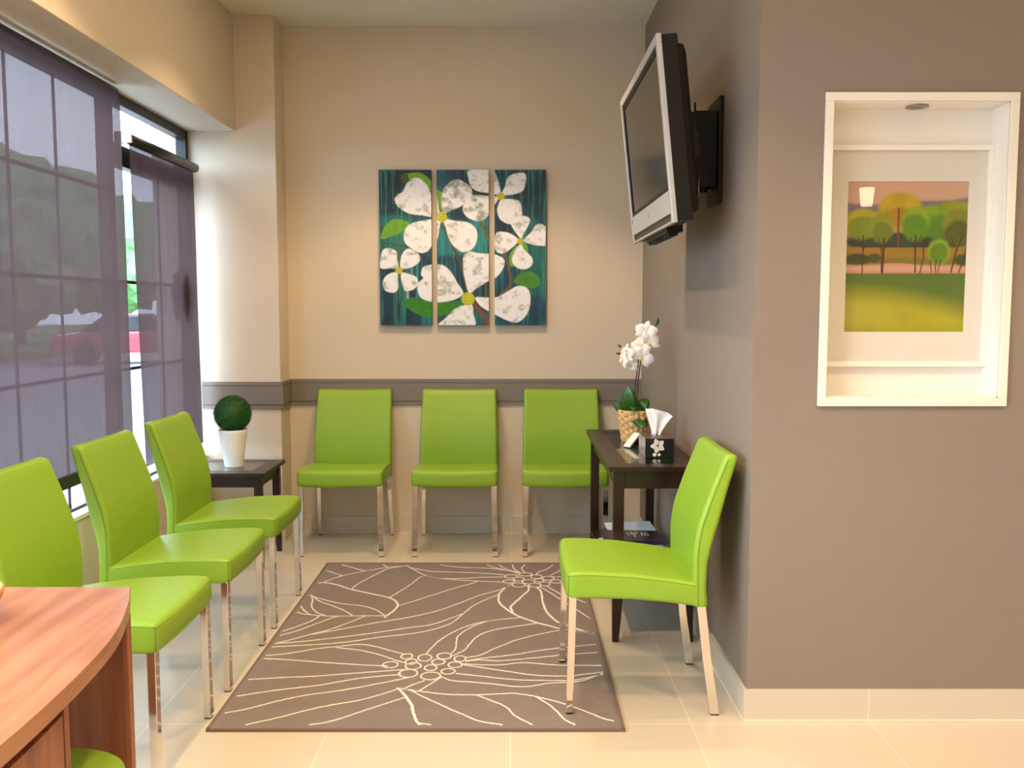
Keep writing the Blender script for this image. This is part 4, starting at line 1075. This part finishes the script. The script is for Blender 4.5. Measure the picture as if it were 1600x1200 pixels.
def dogwood(X, Y):
    """triptych art; X 95..1257, Y 65..1145"""
    st = fbm(X / 16, Y / 260, 3); st2 = fbm(X / 7, Y / 160, 9); bl = fbm(X / 130, Y / 110, 21, 2)
    img = np.zeros(X.shape + (3,)) + lin((16, 66, 92))
    img = over(img, np.clip((bl - 0.42) * 4, 0, 1) * 0.8, lin((28, 112, 128)))
    img = over(img, np.clip((0.40 - bl) * 6, 0, 1) * 0.8, lin((12, 40, 62)))
    for (x0, x1, y0, y1, c_, a_) in ((95, 460, 65, 290, (8, 40, 52), .7), (95, 300, 380, 640, (30, 125, 120), .6), (500, 860, 400, 660, (34, 150, 150), .7), (500, 680, 660, 920, (14, 50, 84), .7),
             (900, 1257, 65, 330, (12, 48, 66), .6), (1060, 1257, 590, 960, (20, 106, 100), .7), (900, 1060, 600, 900, (16, 66, 100), .6), (95, 330, 900, 1145, (12, 44, 74), .6), (930, 1257, 940, 1145, (12, 58, 86), .7),
             (620, 860, 65, 200, (12, 30, 46), .6), (600, 760, 330, 420, (10, 46, 70), .8), (380, 470, 1080, 1145, (40, 140, 160), .5), (380, 860, 1040, 1145, (22, 100, 110), .4)):
        e = 6; a = 1 / (1 + np.exp(-(X - x0) / e)) / (1 + np.exp((X - x1) / e)) / (1 + np.exp(-(Y - y0) / e)) / (1 + np.exp((Y - y1) / e))
        img = over(img, a * a_, lin(c_))
    img = over(img, np.clip((st - 0.52) * 5, 0, 1) * 0.75, lin((40, 140, 128)))
    img = over(img, np.clip((0.40 - st2) * 5, 0, 1) * 0.7, lin((8, 30, 44)))
    for x_, y0, y1, c_ in ((205, 760, 1145, (40, 120, 90)), (235, 500, 760, (50, 110, 60)), (290, 900, 1000, (190, 210, 215)), (320, 740, 900, (110, 170, 180)), (265, 880, 1145, (30, 130, 130)), (1080, 65, 300, (40, 110, 90)),
                           (1160, 300, 500, (40, 110, 90)), (360, 640, 1000, (60, 160, 165)), (1100, 940, 1145, (30, 110, 130)), (980, 65, 260, (40, 140, 150)), (545, 65, 330, (30, 90, 130)), (840, 850, 960, (90, 110, 50))):
        img = over(img, np.exp(-((X - x_) / 9) ** 2) * ((Y > y0) & (Y < y1)) * 0.7, lin(c_))
    for pts, w_, c_ in (([(520, 440), (560, 490), (610, 600), (650, 680), (680, 780), (705, 900)], 8, (84, 66, 52)), ([(800, 420), (830, 480), (870, 560), (970, 640), (990, 720), (1020, 830), (1000, 880), (940, 930)], 9, (104, 84, 60)),
                        ([(1020, 830), (1075, 765)], 5, (60, 60, 52)), ([(755, 1000), (830, 1080), (850, 1145)], 15, (120, 66, 48)), ([(110, 565), (200, 580), (300, 600), (400, 640), (470, 700)], 5, (70, 66, 54)),
                        ([(740, 212), (860, 240), (930, 245)], 6, (58, 34, 34)), ([(325, 370), (365, 425)], 6, (74, 52, 46)), ([(235, 500), (228, 740)], 5, (70, 100, 50))):
        D = seg_dist(X, Y, pts); img = over(img, np.clip((w_ - D) / 2 + 0.5, 0, 1), lin(c_) )
    leaves = [([(265, 100), (340, 85), (400, 90), (450, 130), (490, 190), (535, 230), (535, 330), (520, 340), (490, 250), (440, 190), (380, 140), (300, 135)], (110, 160, 40)),
              ([(105, 540), (130, 460), (190, 408), (260, 410), (305, 435), (260, 490), (190, 520)], (100, 158, 44)),
              ([(245, 990), (320, 950), (400, 970), (520, 985), (650, 975), (680, 990), (600, 1050), (500, 1085), (400, 1085), (310, 1040)], (44, 124, 24)),
              ([(1030, 835), (1090, 780), (1150, 768), (1200, 800), (1222, 850), (1180, 885), (1100, 880)], (64, 128, 44)),
              ([(1090, 575), (1122, 580), (1130, 640), (1060, 720), (1010, 730), (1000, 660), (1040, 600)], (98, 160, 50)),
              ([(250, 100), (300, 100), (300, 150), (262, 160)], (60, 90, 30))]
    for pl, c_ in leaves:
        a = soft(X, Y, pl); n_ = 0.8 + 0.5 * fbm(X / 30, Y / 30, 31)
        img = over(img, a, lin(c_)[None, None, :] * n_[..., None])
    P = [[(300, 150), (350, 120), (400, 135), (450, 200), (470, 290), (480, 385), (400, 380), (300, 365), (225, 315), (205, 265), (230, 235), (262, 215), (278, 180)],
         [(545, 365), (530, 300), (535, 220), (570, 165), (640, 130), (720, 170), (745, 215), (735, 270), (660, 320), (600, 345)],
         [(515, 405), (400, 415), (310, 440), (270, 490), (270, 560), (320, 610), (380, 640), (430, 630), (465, 590), (500, 545), (515, 470)],
         [(545, 405), (620, 415), (720, 430), (775, 480), (775, 560), (740, 615), (680, 635), (620, 600), (580, 540), (560, 470)],
         [(498, 250), (512, 330), (520, 370), (500, 370)],
         [(935, 235), (930, 160), (900, 80), (880, 65), (725, 65), (720, 130), (740, 185), (790, 215), (860, 225)],
         [(950, 235), (970, 180), (990, 120), (1040, 90), (1110, 90), (1118, 150), (1095, 210), (1030, 235)],
         [(925, 255), (850, 245), (740, 240), (690, 290), (680, 350), (720, 400), (790, 420), (850, 390), (890, 320)],
         [(945, 270), (1000, 265), (1070, 280), (1090, 340), (1080, 400), (1010, 440), (940, 410), (915, 350), (925, 300)],
         [(1085, 540), (1040, 490), (1010, 430), (1040, 385), (1090, 380), (1145, 400), (1135, 450), (1105, 500)],
         [(1065, 555), (1020, 510), (960, 492), (910, 500), (895, 560), (905, 620), (945, 645), (1000, 620)],
         [(1100, 550), (1150, 500), (1190, 445), (1230, 440), (1270, 480), (1270, 580), (1200, 588), (1140, 575)],
         [(1080, 580), (1030, 640), (1020, 700), (1060, 745), (1120, 752), (1162, 720), (1160, 670), (1110, 620)],
         [(225, 745), (218, 680), (215, 630), (160, 605), (118, 620), (100, 680), (100, 745), (170, 748)],
         [(240, 745), (245, 670), (270, 625), (310, 610), (370, 650), (380, 690), (340, 730), (280, 750)],
         [(215, 775), (150, 790), (115, 840), (130, 900), (190, 918), (222, 890), (222, 830)],
         [(245, 780), (300, 785), (355, 810), (362, 860), (330, 895), (275, 905), (250, 860)],
         [(720, 920), (690, 820), (678, 740), (680, 670), (720, 630), (790, 640), (900, 650), (960, 680), (965, 730), (920, 800), (850, 840), (770, 890)],
         [(680, 920), (640, 850), (600, 780), (540, 725), (460, 720), (400, 740), (385, 790), (400, 815), (365, 850), (360, 900), (380, 950), (430, 975), (520, 985), (620, 965)],
         [(765, 950), (850, 950), (920, 945), (1000, 900), (1060, 870), (1120, 880), (1150, 930), (1145, 1020), (1110, 1090), (1050, 1128), (980, 1110), (880, 1060), (800, 1010)],
         [(740, 1000), (750, 1060), (748, 1160), (500, 1160), (560, 1090), (620, 1030), (680, 1005)]]
    sc = fbm(X / 42, Y / 34, 51, 3); fine = fbm(X / 5, Y / 14, 61, 3)
    for i, pl in enumerate(P):
        a = soft(X, Y, pl)
        wear = np.clip((sc - 0.46 + 0.5 * (fine - 0.5)) * 3.2, 0, 0.62)
        if i in (1, 7): wear = np.clip(wear + 0.3 * (sc > 0.42), 0, 0.8)
        base = lin((236, 240, 250))[None, None, :] * (0.88 + 0.24 * fine)[..., None]
        col = base * (1 - wear[..., None]) + lin((112, 128, 120)) * wear[..., None]
        img = over(img, a * 0.985, col)
        e_ = soft(X, Y, pl, 5.0); ed = np.clip(4 * e_ * (1 - e_), 0, 1) * (a > 0.5)
        img = over(img, ed * 0.35, lin((120, 140, 140)))
    for (cx, cy, r_) in ((532, 390, 37), (942, 247, 27), (1080, 558, 23), (230, 763, 24), (713, 960, 47)):
        a = np.clip((r_ - np.hypot(X - cx, Y - cy)) / 2 + 0.5, 0, 1)
        d_ = np.sin((X - cx) * 0.55 + 1.5 * np.sin(Y * .3)) * np.sin((Y - cy) * 0.6)
        col = np.where((d_ > 0.35)[..., None], lin((88, 100, 20)), lin((206, 208, 44)))
        img = over(img, a, col)
    return img

def landscape(U, V):
    """U 0..1 left to right, V 0..1 top to bottom"""
    n1 = fbm(U * 9, V * 9, 5); n2 = fbm(U * 30, V * 30, 15, 3)
    img = np.zeros(U.shape + (3,)) + lin((208, 168, 142))
    img = over(img, np.clip((V - 0.02) * 3, 0, 1) * 0.4, lin((196, 150, 130)))
    hill = 0.135 - 0.045 * np.clip((U - .55) * 2, 0, 1) + 0.01 * np.sin(U * 9)
    img = over(img, np.clip((V - hill) / 0.02, 0, 1), lin((120, 110, 130)))
    img = over(img, np.clip((V - 0.19) / 0.04, 0, 1), lin((176, 140, 84)))
    def blob(cu, cv, ru, rv, c_, a_=1.0, s=0.26):
        nonlocal img
        d = np.hypot((U - cu) / ru, (V - cv) / rv) + 0.16 * (n2 - 0.5) + 0.1 * (n1 - .5)
        al = np.clip((1 - d) / s, 0, 1) * a_
        img = over(img, al, lin(c_)[None, None, :] * (0.72 + 0.6 * n1)[..., None])
    blob(0.5, 0.40, 0.62, 0.07, (44, 62, 48)); 
    img = over(img, ((V > 0.435) & (V < 0.55)) * 0.95, lin((150, 118, 34)))
    img = over(img, np.clip((V - 0.49) / 0.02, 0, 1) * np.clip((0.56 - V) / .02, 0, 1) * 0.8, lin((118, 112, 34)))
    blob(0.10, 0.515, 0.12, 0.045, (58, 66, 26)); blob(0.24, 0.505, 0.06, 0.035, (66, 76, 30)); blob(0.97, 0.52, 0.08, 0.045, (58, 72, 30))
    band = 0.565 - 0.03 * np.exp(-((U - .42) / .25) ** 2)
    img = over(img, np.clip((V - band) / 0.008, 0, 1), lin((196, 142, 112)))
    img = over(img, np.exp(-(((V - 0.575) / 0.02) ** 2)) * 0.5, lin((214, 178, 168)))
    def trunk(pts, w_, c_=(70, 22, 22), a_=1.0):
        nonlocal img
        D = seg_dist(U, V * 1.25, [(u, v * 1.25) for u, v in pts]); img = over(img, np.clip((w_ - D) / 0.003 + .5, 0, 1) * a_, lin(c_))
    blob(0.44, 0.165, 0.20, 0.10, (186, 162, 24)); blob(0.42, 0.24, 0.13, 0.07, (176, 130, 24))
    trunk([(0.43, 0.18), (0.43, 0.43)], 0.007, (110, 66, 22))
    blob(0.90, 0.20, 0.20, 0.075, (150, 156, 24)); blob(0.72, 0.24, 0.16, 0.10, (120, 158, 30)); blob(0.76, 0.30, 0.16, 0.09, (84, 132, 28))
    blob(0.14, 0.27, 0.17, 0.095, (178, 170, 40)); blob(0.14, 0.31, 0.15, 0.085, (122, 144, 30)); blob(0.30, 0.30, 0.11, 0.10, (140, 148, 34)); blob(0.30, 0.34, 0.09, 0.08, (104, 116, 28))
    blob(0.57, 0.26, 0.13, 0.10, (134, 168, 38)); blob(0.57, 0.31, 0.12, 0.10, (90, 138, 30)); blob(0.92, 0.29, 0.15, 0.12, (128, 132, 34)); blob(0.92, 0.34, 0.12, 0.09, (86, 92, 26))
    blob(0.77, 0.465, 0.105, 0.095, (134, 168, 38)); blob(0.77, 0.475, 0.085, 0.075, (92, 130, 22))
    for tr, w_ in (([(.145, .36), (.145, .61)], .005), ([(.10, .36), (.145, .45)], .003), ([(.20, .37), (.15, .45)], .003), ([(.315, .38), (.31, .61)], .008), ([(.27, .37), (.30, .47)], .003), ([(.37, .37), (.315, .45)], .004), ([(.295, .42), (.30, .60)], .003),
                   ([(.575, .36), (.575, .45), (.58, .60)], .006), ([(.53, .37), (.57, .44)], .004), ([(.62, .36), (.58, .43)], .004), ([(.64, .38), (.645, .50), (.62, .605)], .005),
                   ([(.70, .52), (.715, .60)], .004), ([(.75, .51), (.745, .60)], .004), ([(.79, .52), (.765, .60)], .004), ([(.96, .36), (.91, .47), (.875, .60)], .006), ([(.87, .37), (.915, .46)], .003), ([(1.0, .40), (.98, .50), (.94, .60)], .005)):
        trunk(tr, w_)
    img = over(img, np.clip((V - 0.604) / 0.006, 0, 1), lin((84, 112, 36)))
    f = np.clip((V - 0.66 - 0.12 * U ** 2) / 0.16, 0, 1)
    img = over(img, f * (V > .61), lin((176, 172, 24)))
    img = over(img, np.exp(-((U - 0.05) / 0.30) ** 2 - ((V - 0.9) / 0.10) ** 2) * 0.6, lin((178, 172, 84)))
    img = over(img, (V > .61) * np.clip(n1 - .45, 0, 1) * 0.8, lin((110, 116, 30)))
    img = over(img, (V > .61) * np.clip((V - .93) / .07, 0, 1) * 0.4, lin((130, 140, 26)))
    return img

def painted_grid(x0, x1, z0, z1, y, nx, nz, fn, name, parent, material):
    """front face of a picture; fn(I, J) with I, J in 0..1 gives linear rgb"""
    I, J = np.meshgrid(np.linspace(0, 1, nx), np.linspace(0, 1, nz))
    img = fn(I, J)
    co = np.stack([x0 + (x1 - x0) * I, np.full(I.shape, y), z1 + (z0 - z1) * J], -1).reshape(-1, 3)
    idx = np.arange(nx * nz).reshape(nz, nx)
    F = np.stack([idx[:-1, :-1], idx[1:, :-1], idx[1:, 1:], idx[:-1, 1:]], -1).reshape(-1, 4)
    me = bpy.data.meshes.new(name)
    me.from_pydata(co.tolist(), [], F.tolist())
    ca = me.color_attributes.new('paint', 'FLOAT_COLOR', 'POINT')
    rgba = np.concatenate([np.clip(img.reshape(-1, 3), 0, 1), np.ones((nx * nz, 1))], 1)
    ca.data.foreach_set('color', rgba.astype(np.float32).ravel())
    me.materials.append(material); me.update()
    o = bpy.data.objects.new(name, me); C.objects.link(o)
    if parent: o.parent = parent
    return o

CANV = mat('canvas_edge', srgb(46, 52, 52), 0.8)
PNT = paint_mat('flower_paint', 0.6)
PX = [(-0.804, -0.488, 95, 462, 'left', 'flower panel with a small blossom low down'),
      (-0.455, -0.141, 497, 860, 'middle', 'flower panel with two yellow flower hearts'),
      (-0.106, 0.204, 897, 1257, 'right', 'flower panel nearest the television')]
for x0, x1, u0, u1, nm, l in PX:
    w2, h2 = (x1 - x0) / 2, 0.4675
    t = thing('canvas_panel', nm + ' teal and white ' + l, 'painting', ((x0 + x1) / 2, YB - 0.001, 1.2985), 0, 'three panel flower painting')
    MB().box(-w2, w2, -0.035, -0.0, 0, 2 * h2).build('stretcher_canvas', CANV, t)
    painted_grid(-w2, w2, 0, 2 * h2, -0.0356, 122, 362, lambda I, J, u0=u0, u1=u1: dogwood(u0 + (u1 - u0) * I, 65 + 1080 * J), 'painted_face', t, PNT)

# framed landscape in the niche
fr = thing('framed_picture', 'white framed landscape print of green trees hanging in the lit niche', 'picture', (1.325, YF + ND, 1.203))
fx0, fx1, fz = -0.283, 0.283, 0.741
m = MB(); q = 0.018; yb, yf = -0.0015, -0.026
m.box(fx0, fx1, yf, yb, fz - q, fz); m.box(fx0, fx1, yf, yb, 0, q); m.box(fx0, fx0 + q, yf, yb, q, fz - q); m.box(fx1 - q, fx1, yf, yb, q, fz - q)
m.build('frame', WHITE, fr, bevel=0.0015)
AX0, AX1, AZ0, AZ1 = -0.196, 0.209, 0.118, 0.622
m = MB(); m.box(fx0 + q, AX0, -0.012, -0.009, q, fz - q); m.box(AX1, fx1 - q, -0.012, -0.009, q, fz - q); m.box(AX0, AX1, -0.012, -0.009, q, AZ0); m.box(AX0, AX1, -0.012, -0.009, AZ1, fz - q)
m.build('mat_board', mat('mat_board', srgb(232, 228, 218), 0.9), fr)
painted_grid(AX0 - 0.003, AX1 + 0.003, AZ0 - 0.003, AZ1 + 0.003, -0.0085, 220, 270, landscape, 'art_print', fr, paint_mat('print_ink', 0.6))
MB().box(fx0 + q, fx1 - q, -0.020, -0.018, q, fz - q).build('glass', PGLASS, fr)
# small recessed lamp in the niche top
nl = thing('niche_lamp', 'small silver recessed lamp in the top of the white niche', 'lamp', (1.334, 3.058, NZ1 - 0.004))
MB().lathe([(0.020, -0.001), (0.036, -0.0005), (0.037, -0.004), (0.030, -0.006), (0.020, -0.002)], seg=32, cap=False).build('trim_ring', mat('satin_metal', srgb(150, 148, 144), 0.35, metal=0.8), nl)
MB().lathe([(0.0005, -0.0015), (0.021, -0.0015)], seg=24, cap=False).build('lamp_glass', mat('lamp_lens', srgb(130, 130, 124), 0.2), nl, recalc=False)
